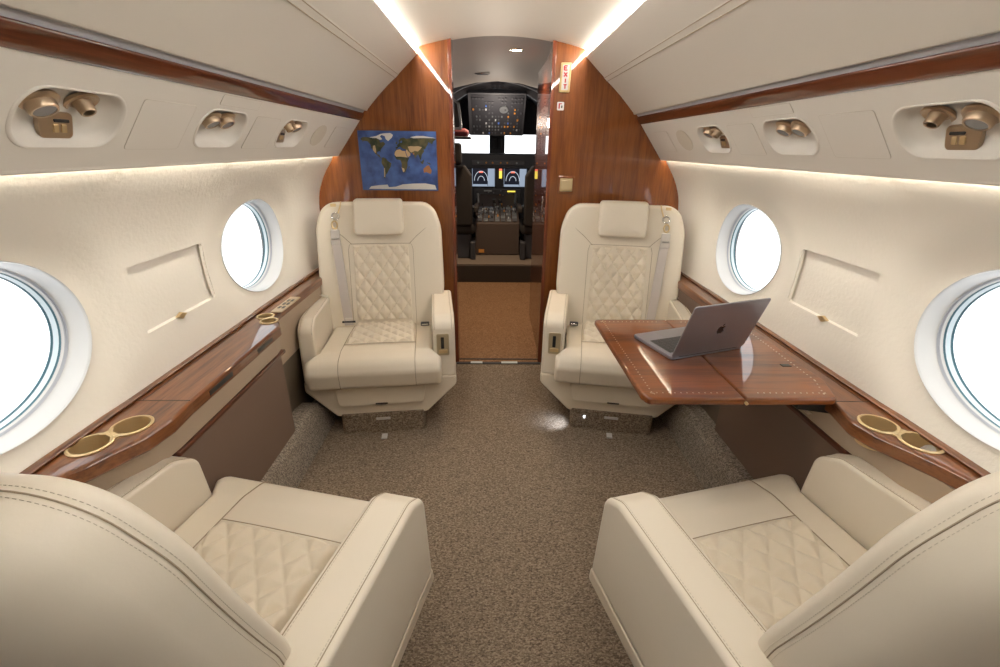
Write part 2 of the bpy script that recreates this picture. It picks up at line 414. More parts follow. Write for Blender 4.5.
# light strips, overhead bins, grey strips, valances, service rails
for side, sg in SIDES:
    X = lambda pts, sg=sg: [(sg * a, b) for a, b in pts]
    t = finish('light_strip', extrude_profile(X([(.450, 1.858), (.466, 1.844), (.472, 1.850), (.456, 1.864)]), -.35, 2.80), LEDM, smooth=0)
    tag(t, 'warm glowing light strip between the ceiling and the %s overhead bins' % side, 'light')
    struct(finish('trim_%d' % (9 if sg < 0 else 10), extrude_profile(X([(.450, 1.858), (.466, 1.844), (.472, 1.850), (.456, 1.864)]), YB, -.35), WHITE, smooth=0))
    bn = thing('overhead_bin', 'long curved cream overhead bin panel along the %s side of the cabin' % side, 'overhead bin', (0, 0, 0))
    bp_ = [(.466, 1.846), (.457, 1.840), (.455, 1.828), (.50, 1.787), (.556, 1.737), (.559, 1.7325), (.563, 1.7275), (.5695, 1.7225), (.576, 1.716), (.582, 1.7125), (.620, 1.681), (.662, 1.643), (.705, 1.600), (.742, 1.561), (.746, 1.553), (.753, 1.551), (.762, 1.557), (.60, 1.75), (.49, 1.85)]
    finish('bin_door', extrude_profile(X(bp_), YB, 2.80), VINYL, bn, smooth=50)
    finish('seam', tube([(sg * .5605, YB, 1.729), (sg * .5605, 2.79, 1.729)], .0015), SEAM, bn)
    finish('seam', tube([(sg * .5785, YB, 1.7135), (sg * .5785, 2.79, 1.7135)], .0015), SEAM, bn)
    struct(finish('trim_%d' % (1 if sg < 0 else 2), extrude_profile(X([(.753, 1.562), (.774, 1.538), (.784, 1.545), (.765, 1.568)]), YB, 2.80), GREYM, smooth=0))
    struct(finish('trim_%d' % (3 if sg < 0 else 4), extrude_profile(X([(.770, 1.541), (.767, 1.534), (.772, 1.523), (.780, 1.511), (.788, 1.503), (.800, 1.503), (.800, 1.54)]), YB, 2.80), WOOD_D, smooth=60))
    # service rail (planar strip with pockets)
    A = Vector((.790, 1.506)); B = Vector((.930, 1.322)); Ls = (B - A).length; dd = (B - A) / Ls
    nn = Vector((-dd.y, dd.x)) * -1
    if nn.x > 0: nn = -nn                       # towards the cabin
    def RP(y, s, h=0, sg=sg):
        p = A + dd * s + nn * h; return Vector((sg * p.x, y, p.y))
    bm = bmesh.new(); SR = lambda y, s: RP(y, s)
    pockets = [.975, 1.495, 2.005]; pk = rrect_pt(.122, .062, .055)
    ysteps = [(YB, .825)]
    for i, yc in enumerate(pockets):
        cell(bm, SR, yc - .15, yc + .15, .02, Ls - .02, yc, .118, pk, 4, 72)
        nxt = (pockets[i + 1] - .15) if i < 2 else 2.80
        ysteps.append((yc + .15, nxt))
    for a_, b_2 in ysteps: grid(bm, SR, a_, b_2, .02, Ls - .02, 1, 1)
    grid(bm, SR, YB, 2.8, 0, .02, 1, 1); grid(bm, SR, YB, 2.8, Ls - .02, Ls, 1, 1)
    extrude_profile(X([(B.x, B.y), (B.x + .003, B.y - .0055), (B.x + .007, B.y - .008), (B.x + .011, B.y - .004), (.920, 1.365)]), YB, 2.8, closed=False, bm=bm)
    struct(finish('trim_%d' % (5 if sg < 0 else 6), bm, PSU, smooth=0))
    tag(finish('cove_light', extrude_profile(X([(.931, 1.350), (.950, 1.350), (.950, 1.356), (.931, 1.356)]), -.35, 2.8), COVEM, smooth=0), 'warm cove light hidden behind the lower edge of the %s service rail' % side, 'light')
    # access panels: fine seams on the rail
    def seam_rect(y0, y1, s0, s1, label, rad=.008, sk=0):
        pl = clean(rpoly([(y0, s0), (y1, s0), (y1 - sk, s1), (y0 - sk, s1)], rad, 4))
        t = thing('access_panel', label, 'panel')
        finish('cover', slab(pl, .0005, .0016, .0004, 0, lambda u, v, w_: RP(u, v, w_), seg=2), PSU, t)
        finish('seam', tube([RP(u, v, .0010) for u, v in pl], .0008, closed=True), mat('panel_seam', (.56, .51, .44), .6) if 'panel_seam' not in bpy.data.materials else bpy.data.materials['panel_seam'], t)
    far = 'on the %s service rail' % side
    seam_rect(1.135, 1.325, .055, .185, 'large cream access panel between the first two pockets ' + far)
    seam_rect(1.42, 1.64, .008, .040, 'narrow rectangular access panel above the twin-lamp pocket ' + far, .004)
    seam_rect(1.66, 1.84, .06, .185, 'rectangular cream access panel between the twin-lamp and farthest pockets ' + far)
    seam_rect(2.47, 2.66, .06, .18, 'rectangular cream access panel next to the wooden bulkhead ' + far)
    pl = [(2.30 + .075 * math.cos(t_ * PI / 16), .115 + .055 * math.sin(t_ * PI / 16)) for t_ in range(32)]
    tag(finish('speaker_cover', slab(pl, 0, .003, .002, 0, lambda u, v, w_: RP(u, v, w_), seg=2), mat('speaker_mesh', (.60, .545, .46), .7)), 'oval cream speaker cover %s near the bulkhead' % far, 'speaker')
    # service pockets
    nv = Vector((sg * nn.x, 0, nn.y))
    def lampset(par, yc, items):
        for kind, dy, s in items:
            o = RP(yc + dy, s, -.024); ax = (nv + Vector((0, -.10, -.85))).normalized()
            if kind == 'lamp':
                L0 = finish('reading_light', lathe([(0, -.004), (.034, -.004), (.035, .001), (.032, .004), (.025, .005), (.024, .016), (.022, .019), (.019, .019), (.019, .016), (0, .016)], o, ax), BRONZE, par, 40)
                finish('lens', lathe([(0, .0175), (.0185, .0175), (.0185, .016), (0, .016)], o, ax), LENS, L0, 30)
            elif kind == 'vent':
                L0 = finish('air_nozzle', lathe([(0, -.004), (.031, -.004), (.032, .002), (.028, .004), (.022, .001), (.017, .001), (.015, .010), (.0145, .021), (.013, .023), (.0105, .022), (.0105, .010), (0, .010)], o, ax), BRONZE, par, 40)
                finish('nozzle_opening', lathe([(0, .0115), (.0103, .0115), (.0103, .010), (0, .010)], o, ax), BLACK, L0, 30)
            else:
                pl = clean(rpoly([(yc + dy - .036, s + .024), (yc + dy + .036, s + .024), (yc + dy + .028, s - .024), (yc + dy - .050, s - .024)], .009, 4))
                q = finish('switch_plate', slab(pl, -.034, -.024, 0, .002, lambda u, v, w_: RP(u, v, w_ + .25 * (v - s) + .004), seg=2), BRONZE, par, 40)
                for k in (-1, 1):
                    cy_ = yc + dy + k * .009
                    finish('switch_button', slab(rpoly([(cy_ - .006, s - .004), (cy_ + .006, s - .004), (cy_ + .009, s + .012), (cy_ - .003, s + .012)], .002, 2), -.025, -.0215, 0, .001, lambda u, v, w_: RP(u, v, w_ + .25 * (v - s) + .004), seg=1), GOLD, q, 40)
                finish('switch_slot', slab(rpoly([(yc + dy - .016, s - .013), (yc + dy + .020, s - .013), (yc + dy + .022, s - .007), (yc + dy - .012, s - .007)], .002, 2), -.025, -.022, 0, .001, lambda u, v, w_: RP(u, v, w_ + .25 * (v - s) + .004), seg=1), BLACK, q, 40)
    names = ['large service pocket with reading light, air nozzle and switch plate, nearest on the %s rail',
             'service pocket holding two bronze reading lights, middle of the %s rail',
             'service pocket with bronze light, nozzle and small switch plate, farthest on the %s rail']
    sets = [[('lamp', -.052, .103), ('vent', .038, .095), ('switch', .004, .148)], [('lamp', -.038, .103), ('lamp', .038, .100)], [('vent', -.015, .098), ('lamp', .050, .095), ('switch', -.025, .146)]]
    for i, yc in enumerate(pockets):
        t = thing('service_pocket', names[i] % side, 'service panel', group=None)
        bm = bmesh.new(); R = []; n = 72
        for k, h in ((1.05, .0006), (1.03, .0030), (.985, .0026), (.96, -.002), (.90, -.014), (.80, -.024), (.62, -.029), (.3, -.031), (.05, -.031)):
            R.append([bm.verts.new(RP(yc + pk(2 * PI * j / n)[0] * k, .118 + pk(2 * PI * j / n)[1] * k, h)) for j in range(n)])
        for A_, B_ in zip(R, R[1:]):
            for j in range(n): bm.faces.new((A_[j], A_[(j + 1) % n], B_[(j + 1) % n], B_[j]))
        bm.faces.new(R[-1]); finish('pocket', bm, PSU, t, 60)
        lampset(t, yc, sets[i])

# --- bulkhead
def arch(sg):
    return [(sg * .290, 0), (sg * .288, 1.93), (sg * .45, 1.93), (sg * .48, 1.84), (sg * .575, 1.745), (sg * .67, 1.66), (sg * .765, 1.57), (sg * .80, 1.505), (sg * .96, 1.37), (sg * 1.02, 1.25), (sg * 1.09, 1.13), (sg * 1.11, .95), (sg * 1.09, .65), (sg * 1.03, .55), (sg * 1.03, 0)]
for side, sg in SIDES:
    bk = struct(finish('wall_front_' + side, slab(arch(sg), 2.80, 2.86, .004, .004, lambda u, v, w_: (u, w_, v), seg=2), WOOD_B, smooth=30))
    struct(finish('trim_%d' % (7 if sg < 0 else 8), box(sg * .281 - .010, sg * .281 + .010, 2.794, 2.90, 0, 1.93, .003), WOOD_C))
# vestibule and cockpit shell
bm = bmesh.new()
pr = [(-.66, 0), (-.66, 1.55), (-.58, 1.75), (-.40, 1.88), (-.20, 1.925), (0, 1.94), (.20, 1.925), (.40, 1.88), (.58, 1.75), (.66, 1.55), (.66, 0)]
pr2 = [(x * 1.05, z + (.03 if z else 0)) for x, z in reversed(pr)]
bm = bmesh.new(); cl = [p for p in pr if p[1] > 1.5]; extrude_profile(cl + [(x * 1.05, z + .04) for x, z in reversed(cl)], 2.84, 4.75, bm=bm)
struct(finish('ceiling', bm, COCKC, smooth=50))
for side, sg in SIDES:
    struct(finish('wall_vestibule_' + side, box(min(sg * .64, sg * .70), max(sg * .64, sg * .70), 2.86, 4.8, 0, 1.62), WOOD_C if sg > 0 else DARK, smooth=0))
# closet on the right of the vestibule
cs = thing('closet', 'glossy dark red mahogany closet on the right just beyond the doorway', 'closet', (0, 0, 0))
finish('closet_body', slab([(.285, .004), (.635, .004), (.635, 1.60), (.585, 1.70), (.42, 1.84), (.285, 1.88)], 2.90, 3.75, .004, .004, lambda u, v, w_: (u, w_, v), seg=2), WOOD_C, cs)
finish('closet_handle', box(.277, .286, 3.05, 3.07, .98, 1.08, .002), CHROME, cs)
# step riser and cockpit floor
struct(finish('floor', box(-.75, .75, 4.80, 6.5, -.05, .20), mat('cockpit_floor', (.20, .155, .12), .8, bump=(200, .3, .001)), smooth=0))
struct(finish('baseboard_step', box(-.64, .64, 4.78, 4.80, 0, .185), DARK, smooth=0))
for side, sg in SIDES:
    bm = box(min(sg * .78, sg * .84), max(sg * .78, sg * .84), 4.75, 6.55, .1, 1.45)
    slab([(sg * .84, 1.42), (sg * .80, 1.42), (sg * .66, 1.72), (sg * .42, 1.93), (0, 2.0), (0, 2.06), (sg * .9, 2.06)], 4.75, 6.5, 0, 0, lambda u, v, w_: (u, w_, v), bm=bm)
    struct(finish('wall_cockpit_' + side, bm, COCK, smooth=0))
# windshield wall: sill, header, posts
bm = box(-.86, .86, 6.42, 6.5, .1, 1.30); box(-.86, .86, 6.42, 6.5, 1.53, 2.06, bm=bm); box(-.86, -.55, 6.42, 6.5, 1.29, 1.54, bm=bm); box(.58, .86, 6.42, 6.5, 1.29, 1.54, bm=bm)
struct(finish('wall_front', bm, COCK, smooth=0))
for k, (a, b) in enumerate(((-.55, -.085), (.12, .58))):
    o = finish('window_%d' % (9 + k), box(a - .005, b + .005, 6.45, 6.456, 1.29, 1.54), GLASS, smooth=0); struct(o)
l = bpy.data.lights.new('sky_portal', 'AREA'); l.shape = 'RECTANGLE'; l.size = 1.2; l.size_y = .26; l.cycles.is_portal = True
lo_ = bpy.data.objects.new('sky_portal', l); C.objects.link(lo_); lo_.location = (0, 6.6, 1.42); lo_.rotation_euler = Vector((0, -1, 0)).to_track_quat('-Z', 'Z').to_euler()

# centre post with compass
t = thing('windshield_post', 'dark centre post between the two windshield panes with small instruments', 'post', (.017, 6.40, 1.28))
finish('post', box(-.10, .10, -.03, .03, 0, .27, .008), COCK, t)
finish('standby_compass', box(-.055, .0, -.055, -.025, .08, .2, .006), COCKG, t); finish('standby_compass', box(.012, .065, -.055, -.025, .08, .2, .006), COCKG, t)
# glareshield
gs = thing('glareshield', 'dark padded glareshield below the windshield with a row of amber knobs', 'glareshield', (0, 6.05, 1.12))
finish('hood', slab(rpoly([(-.62, 0), (.66, 0), (.66, .13), (.45, .18), (-.42, .18), (-.62, .13)], .02, 3), -.05, .32, .02, .02, lambda u, v, w_: (u, w_, v), seg=3), COCK, gs)
finish('mode_panel', box(-.30, .36, -.075, -.045, .045, .105, .006), COCKG, gs)
AMB = emit('amber_glow', (1, .45, .15), 1.2); AMB2 = mat('amber_button', (.65, .28, .06), .5); WHB = mat('white_button', (.55, .57, .6), .5); BLB = mat('blue_button', (.10, .20, .6), .5)
for x in (-.12, -.04, .06, .14, -.22, .26): finish('knob', lathe([(.012, 0), (.011, .02), (0, .02)], (x, -.072, .075), (0, -1, 0), seg=10), AMB2 if abs(x) < .2 else COCKM, gs)
# instrument panel with displays
ip = thing('instrument_panel', 'dark cockpit instrument panel with lit flight displays', 'instrument panel', (0, 6.03, .80))
finish('panel_board', box(-.70, .70, .0, .06, -.30, .36, .008), COCK, ip)
SKY = emit('display_pale', (.62, .75, .95), .35); DBG = emit('display_black', (.02, .025, .05), .25); WLN = emit('display_line', (.8, .9, 1), .6); YEL = emit('display_yellow', (1, .75, .1), .9); REDE = emit('display_red', (1, .2, .12), .9); GRN = emit('display_green', (.45, .8, .2), .6)
def display(cx, w_):
    z0, z1 = .105, .345; d = finish('flight_display', box(cx - w_ / 2, cx + w_ / 2, -.018, .004, z0, z1, .005), COCKG, ip)
    finish('screen', box(cx - w_ / 2 + .008, cx + w_ / 2 - .008, -.021, -.017, z0 + .008, z1 - .008), DBG, d, 0)
    finish('attitude_arc', tube([(cx - .03 + .085 * math.cos(a * PI / 14), -.023, .18 + .115 * math.sin(a * PI / 14)) for a in range(15)], .0028, seg=4), WLN, d)
    finish('attitude_arc', tube([(cx - .03 + .042 * math.cos(a * PI / 10), -.023, .18 + .055 * math.sin(a * PI / 10)) for a in range(11)], .0028, seg=4), WLN, d)
    finish('attitude_mark', box(cx - .055, cx - .005, -.024, -.021, .275, .295), REDE, d, 0)
    finish('data_column', box(cx + w_ / 2 - .095, cx + w_ / 2 - .015, -.023, -.020, .12, .33), SKY, d, 0)
    finish('display_rim', tube([(cx - w_ / 2 + .01, -.022, z0 + .01), (cx + w_ / 2 - .01, -.022, z0 + .01), (cx + w_ / 2 - .01, -.022, z1 - .01), (cx - w_ / 2 + .01, -.022, z1 - .01)], .004, closed=True, seg=4), SKY, d)
    finish('data_bar', box(cx - w_ / 2 + .015, cx + w_ / 2 - .1, -.023, -.020, .118, .138), SKY, d, 0)
    return d
for cx in (-.155, .245): display(cx, .30)
display(-.50, .26); display(.58, .26)
es = finish('engine_display', box(.035, .085, -.018, .004, .20, .335, .004), COCKG, ip); finish('engine_bars', box(.042, .078, -.022, -.017, .21, .30), YEL, es, 0); finish('engine_mark', box(.042, .078, -.023, -.017, .30, .325), REDE, es, 0)
finish('gear_panel', box(-.28, .32, -.03, .004, -.10, .085, .01), COCKG, ip)
for i in range(26):
    x = random.uniform(-.26, .3); z = random.uniform(-.09, .075)
    finish('panel_switch', box(x - .008, x + .008, -.05, -.028, z - .006, z + .006, .002), random.choice([COCKM, COCKM, COCK, AMB2, WHB]), ip)
for x, z, m_ in ((-.10, .06, WHB), (-.14, -.05, GRN), (.22, -.05, GRN), (.20, .055, YEL)): finish('status_strip', box(x - .05, x + .05, -.036, -.03, z - .008, z + .008), m_, ip, 0)
# pedestal
pd = thing('centre_pedestal', 'dark brown centre pedestal with throttle levers between the pilot seats', 'pedestal', (.015, 5.25, .20))
finish('pedestal_body', slab([(0, .01), (0, .36), (.02, .38), (.55, .52), (.76, .62), (.76, .01)], -.255, .255, .006, .006, lambda u, v, w_: (w_, u, v), seg=2), COCKB, pd)
def PT(x, y, h=0): return (x, y, .385 + (y - .02) * .264 + h)
for i in range(7):
    for j in range(5):
        x = -.20 + i * .067; y = .05 + j * .085
        bm = box(x - .026, x + .026, y - .032, y + .032, 0, .012, .003, fn=lambda u, v, w_: PT(u, v, w_)); finish('control_unit', bm, random.choice([COCKG, COCKM, COCKM, COCKG]), pd)
for i in range(40):
    x = random.uniform(-.22, .22); y = random.uniform(.04, .5)
    finish('control_knob', box(x - .007, x + .007, y - .008, y + .008, .01, .03, .002, fn=lambda u, v, w_: PT(u, v, w_)), random.choice([WHB, COCKM, COCKM, BLACK, AMB2]), pd)
for x in (-.035, .035):
    lv = finish('throttle_lever', tube([PT(x, .34, 0), PT(x, .32, .11)], .009, seg=6), COCKM, pd)
    finish('lever_knob', box(x - .02, x + .02, .30, .34, .10, .14, .006, fn=lambda u, v, w_: PT(u, v, w_)), BLACK, lv)
finish('red_switch', box(-.05, -.03, .40, .42, .01, .04, .003, fn=lambda u, v, w_: PT(u, v, w_)), RED, pd); finish('flap_lever', tube([PT(-.12, .22, 0), PT(-.12, .2, .09)], .01, seg=6), CHROME, pd)
finish('side_label', box(-.215, -.15, -.006, .002, .03, .07), AMB2, pd, 0)
# yokes
for sx, lab in ((-.36, 'dark control yoke in front of the left pilot seat'), (.38, 'dark control yoke in front of the right pilot seat')):
    t = thing('control_yoke', lab, 'control yoke', (sx, 5.65, .2))
    finish('yoke_column', tube([(0, .1, 0), (0, .05, .35), (0, -.02, .52)], .022), COCK, t)
    finish('yoke_wheel', tube([(-.14, 0, .66), (-.15, -.02, .56), (-.11, -.02, .50), (0, -.02, .53), (.11, -.02, .50), (.15, -.02, .56), (.14, 0, .66)], .016), COCKM, t)
# overhead panel
op = thing('overhead_console', 'grey-black overhead switch panel hanging above the windshield', 'overhead panel', (0, 0, 0))
def OP(u, s, h=0):   # s 0 (lower front) ..1 (upper rear), h towards the viewer
    a = Vector((u, 5.42, 1.50)); b = Vector((u, 5.02, 1.86)); p = a.lerp(b, s); nrm = Vector((0, -.67, -.74)); return p + nrm * h
finish('panel_body', slab(rpoly([(-.295, -.02), (.29, -.02), (.29, 1.02), (-.295, 1.02)], .015, 3), -.05, 0, 0, .004, lambda u, v, w_: OP(u, v, w_), seg=2), COCKG, op)
finish('panel_sheet', slab([(-.26, .02), (.27, .02), (.27, .98), (-.26, .98)], 0, .004, 0, 0, lambda u, v, w_: OP(u, v, w_)), COCK, op, 0)
for j in range(11):
    for i in range(16):
        if random.random() < .45: continue
        u = -.245 + i * .033; s = .06 + j * .085
        m_ = random.choices([COCKG, COCKM, WHB, AMB2, BLB], [5, 3, 1.2, 1.6, .6])[0]
        if j > 8: m_ = COCKG
        finish('switch', slab([(u - .008, s - .017), (u + .008, s - .017), (u + .008, s + .017), (u - .008, s + .017)], .003, .012, 0, 0, lambda a, b, w_: OP(a, b, w_)), m_, op, 0)
finish('round_gauge', lathe([(0, 0), (.045, 0), (.045, .012), (.038, .012), (.038, .008), (0, .008)], OP(.07, .66, .002), (0, -.67, -.74), seg=20), COCKM, op)
# overhead arch and speaker grille
t = thing('overhead_arch', 'dark grey arched cowl above the overhead panel', 'cowl')
av = [(-.52, 1.70), (-.46, 1.81), (-.30, 1.90), (0, 1.955), (.30, 1.90), (.46, 1.81), (.52, 1.70)]
ap = [(p.x, p.y) for p in cr(av, 5)]
finish('cowl', slab(ap + [(.66, 1.66), (.66, 1.9), (.4, 2.03), (-.4, 2.03), (-.66, 1.9), (-.66, 1.66)], 4.86, 4.90, .004, .004, lambda u, v, w_: (u, w_, v), seg=1), COCKG, t, 30)
finish('cowl_skirt', slab([(-.46, 1.77), (-.30, 1.86), (0, 1.915), (.30, 1.86), (.46, 1.77), (.40, 1.99), (-.40, 1.99)], 5.04, 5.10, 0, 0, lambda u, v, w_: (u, w_, v)), COCKG, t, 30)
for x in (-.045, 0, .045): finish('gasper', lathe([(.018, 0), (.018, .012), (.010, .012), (.010, .004), (0, .004)], (x, 5.04, 1.935 - .01), (0, -1, 0), seg=14), COCK, t)
for sx in (-1, 1): finish('grille', slab([(sx * .11, 1.905), (sx * .27, 1.868), (sx * .27, 1.882), (sx * .11, 1.918)], 5.03, 5.045, 0, 0, lambda u, v, w_: (u, w_, v)), COCK, t, 0)
# monitor and red jumpseat cloth on the left
t = thing('wall_monitor', 'black framed side screen at the left of the cockpit entrance', 'screen', (-.45, 4.3, 1.51))
finish('monitor_frame', slab(rpoly([(-.12, 0), (.13, 0), (.14, .03), (.12, .21), (0, .30), (-.12, .30)], .015, 4), 0, .03, .004, 0, lambda u, v, w_: (u, w_, v), seg=2), COCKM, t)
finish('monitor_screen', slab(rpoly([(-.12, .02), (.115, .02), (.12, .04), (.10, .2), (-.01, .28), (-.12, .28)], .01, 3), -.004, .002, .001, 0, lambda u, v, w_: (u, w_, v), seg=1), BLACK, t)
tag(finish('folded_cloth', box(-.55, -.27, 4.5, 4.75, 1.46, 1.53, .03), RED), 'dark red folded cloth below the side screen at the left of the cockpit entrance', 'cloth')
tag(finish('shelf', box(-.64, -.25, 4.45, 4.78, 1.44, 1.46, .004), COCK), 'black shelf carrying the dark red cloth at the cockpit entrance', 'shelf')
# pilot seats
def pilot(loc, lab, mir):
    t = thing('pilot_seat', lab, 'pilot seat', loc, 0, None)
    fx = lambda u, v, w_: (mir * u, w_ + (v - .5) * -.10, v)
    finish('seat_back', slab(rpoly([(-.20, .38), (.19, .38), (.19, .90), (.12, 1.0), (-.12, 1.0), (-.20, .90)], .03, 4), -.06, .06, .02, .02, fx), PSEAT, t)
    finish('head_cushion', slab(rpoly([(-.10, 1.0), (.09, 1.0), (.09, 1.21), (-.10, 1.21)], .03, 4), -.05, .05, .02, .02, fx), PSEAT, t)
    finish('seat_cushion', box(-.22, .22, 0, .5, .28, .40, .04), PSEAT, t)
    finish('arm', box(mir * .23 - .025, mir * .23 + .025, -.05, .35, .52, .58, .015), PSEAT, t)
    finish('seat_base', box(-.17, .17, .05, .40, 0, .28, .015), COCK, t)
    finish('base_bracket', box(mir * .19 - .03, mir * .19 + .03, -.02, .10, .0, .2, .01), COCK, t)
    finish('harness', tube([fx(-.05, .99, -.07), fx(-.06, .7, -.075), fx(-.03, .45, -.075)], .012, seg=5), mat('harness_grey', (.12, .11, .10), .8) if 'harness_grey' not in bpy.data.materials else bpy.data.materials['harness_grey'], t)
pilot((-.45, 5.02, .20), 'black pilot seat on the left of the cockpit seen from behind', 1)
pilot((.49, 5.02, .20), 'black pilot seat on the right of the cockpit partly behind the closet', -1)
# down light
t = thing('ceiling_downlight', 'small round warm downlight lit in the vestibule ceiling', 'light', (.10, 3.24, 1.932))
finish('trim_ring', lathe([(.030, 0), (.042, 0), (.043, -.004), (.034, -.006), (.030, -.003), (.030, 0)], (0, 0, 0), (0, 0, 1)), CHROME, t)
finish('bulb', lathe([(0, -.004), (.030, -.004), (.030, 0), (0, 0)], (0, 0, 0), (0, 0, 1)), emit('downlight_glow', (1, .72, .40), 40), t)
l = bpy.data.lights.new('downlight_lamp', 'SPOT'); l.energy = 26; l.color = (1, .75, .48); l.spot_size = 2.4; l.spot_blend = .7; l.shadow_soft_size = .03
lo_ = bpy.data.objects.new('downlight_lamp', l); C.objects.link(lo_); lo_.location = (.10, 3.24, 1.92)
l = bpy.data.lights.new('entry_fill', 'SPOT'); l.energy = 34; l.color = (1, .75, .50); l.spot_size = 1.7; l.spot_blend = .7; l.shadow_soft_size = .03  # extra spot without a fixture, raised to brighten the vestibule carpet
lo_ = bpy.data.objects.new('entry_fill', l); C.objects.link(lo_); lo_.location = (-.1, 4.5, 1.88)
for nm_, loc_, e_ in (('vestibule_fill', (.0, 3.5, 1.45), 1.6), ('cockpit_fill', (.0, 4.9, 1.60), 5)):  # added fill points without fixtures: downlight spill in the vestibule, brightening in the cockpit
    l = bpy.data.lights.new(nm_, 'POINT'); l.energy = e_; l.color = (1, .86, .72); l.shadow_soft_size = .05
    lo_ = bpy.data.objects.new(nm_, l); C.objects.link(lo_); lo_.location = loc_
t = thing('ceiling_vent', 'small slotted plate in the vestibule ceiling behind the downlight', 'vent', (-.13, 4.2, 1.925))
finish('plate', box(-.06, .06, -.02, .02, -.006, .0, .002), COCKM, t); finish('slot', box(-.045, .045, -.006, .006, -.008, -.005), BLACK, t)

# ============================================================ BULKHEAD ITEMS
# world map
YM = 2.793
mp = thing('world_map', 'blue world map picture hung on the left wooden bulkhead', 'map', (0, 0, 0))
x0, x1, z0, z1 = -.812, -.368, 1.130, 1.452
def quad(u, v): return (x0 + (x1 - x0) * u, z0 + (z1 - z0) * v)
m, N, L, b = nmat('map_ocean'); tc = N.new('ShaderNodeTexCoord'); n = N.new('ShaderNodeTexNoise'); n.inputs['Scale'].default_value = 14; n.inputs['Detail'].default_value = 5
L.new(tc.outputs['Object'], n.inputs['Vector']); r = N.new('ShaderNodeValToRGB'); r.color_ramp.elements[0].position = .35; r.color_ramp.elements[0].color = (.02, .045, .16, 1); r.color_ramp.elements[1].position = .68; r.color_ramp.elements[1].color = (.065, .14, .40, 1)
L.new(n.outputs['Fac'], r.inputs['Fac']); L.new(r.outputs['Color'], b.inputs['Base Color']); b.inputs['Roughness'].default_value = .35
finish('print', box(x0, x1, YM, 2.801, z0, z1), m, mp, 0)
finish('frame_edge', tube([(x0, YM, z0), (x1, YM, z0), (x1, YM, z1), (x0, YM, z1)], .0018, closed=True, seg=4), mat('map_edge', (.12, .06, .03), .5), mp)
m, N, L, b = nmat('map_land'); tc = N.new('ShaderNodeTexCoord'); n = N.new('ShaderNodeTexNoise'); n.inputs['Scale'].default_value = 22; n.inputs['Detail'].default_value = 4
L.new(tc.outputs['Object'], n.inputs['Vector']); r = N.new('ShaderNodeValToRGB'); r.color_ramp.elements[0].position = .38; r.color_ramp.elements[0].color = (.012, .022, .006, 1); r.color_ramp.elements[1].position = .66; r.color_ramp.elements[1].color = (.10, .085, .03, 1)
L.new(n.outputs['Fac'], r.inputs['Fac']); L.new(r.outputs['Color'], b.inputs['Base Color']); LANDM = m
DES = mat('map_desert', (.42, .30, .17), .5, var=.25); ICE = mat('map_ice', (.62, .60, .57), .5, var=.12); OUT = mat('map_outback', (.30, .12, .04), .5, var=.3)
def geo(pts, name, m_, h):
    pl = [quad((lo + 180) / 360, (la + 90) / 180) for lo, la in pts]
    finish(name, slab(pl, YM - h, YM + .0005, 0, 0, lambda u, v, w_: (u, w_, v)), m_, mp, 0)
geo([(-168, 66), (-156, 71), (-128, 70), (-110, 68), (-95, 68), (-82, 62), (-78, 55), (-65, 58), (-56, 51), (-66, 44), (-75, 38), (-81, 31), (-81, 25), (-84, 30), (-97, 27), (-97, 20), (-88, 20), (-84, 12), (-78, 8), (-82, 8), (-95, 16), (-106, 22), (-114, 31), (-124, 40), (-125, 49), (-136, 58), (-152, 60), (-164, 56), (-158, 60), (-166, 62)], 'continent', LANDM, .0008)
geo([(-116, 34), (-114, 45), (-104, 47), (-101, 35), (-102, 24), (-108, 26)], 'desert_area', DES, .0012)
geo([(-128, 70), (-95, 74), (-75, 80), (-62, 82), (-78, 73), (-68, 65), (-78, 63), (-95, 68), (-110, 68)], 'ice_area', ICE, .0012)
geo([(-72, 78), (-60, 82), (-30, 83.5), (-18, 78), (-24, 70), (-42, 60), (-52, 65), (-56, 74)], 'ice_area', ICE, .0012)
geo([(-78, 8), (-72, 12), (-60, 9), (-50, 1), (-35, -6), (-39, -16), (-48, -26), (-57, -36), (-65, -42), (-68, -52), (-74, -52), (-73, -38), (-70, -20), (-81, -6), (-79, 2)], 'continent', LANDM, .0008)
geo([(-70, -20), (-67, -22), (-67, -38), (-69, -50), (-73, -48), (-72, -36)], 'desert_area', DES, .0012)
geo([(-17, 20), (-16, 28), (-6, 36), (10, 37), (20, 32), (32, 31), (37, 20), (43, 12), (51, 12), (41, -2), (40, -15), (34, -25), (27, -34), (18, -34), (12, -18), (13, -6), (8, 4), (-8, 5), (-17, 14)], 'continent', LANDM, .0008)
geo([(-17, 19), (-15, 27), (-6, 34), (10, 36), (20, 31), (32, 31), (37, 19), (42, 12), (30, 13), (10, 14), (-10, 14)], 'desert_area', DES, .0012)
geo([(12, -18), (16, -20), (24, -22), (25, -30), (18, -33)], 'desert_area', DES, .0012)
geo([(35, 30), (40, 36), (48, 30), (57, 24), (55, 17), (44, 13)], 'desert_area', DES, .0012)
geo([(-9, 37), (-9, 43), (0, 44), (-4, 48), (8, 54), (9, 58), (14, 55), (20, 55), (23, 60), (17, 62), (12, 57), (5, 60), (14, 68), (28, 71), (42, 67), (60, 69), (75, 72), (104, 77), (135, 72), (165, 70), (179, 67), (165, 60), (160, 52), (142, 58), (140, 52), (130, 42), (126, 36), (119, 38), (121, 30), (110, 21), (107, 12), (103, 3), (98, 12), (92, 22), (82, 16), (78, 8), (73, 19), (66, 25), (57, 26), (48, 30), (36, 36), (27, 38), (22, 38), (16, 42), (8, 44), (2, 41), (-4, 37)], 'continent', LANDM, .0008)
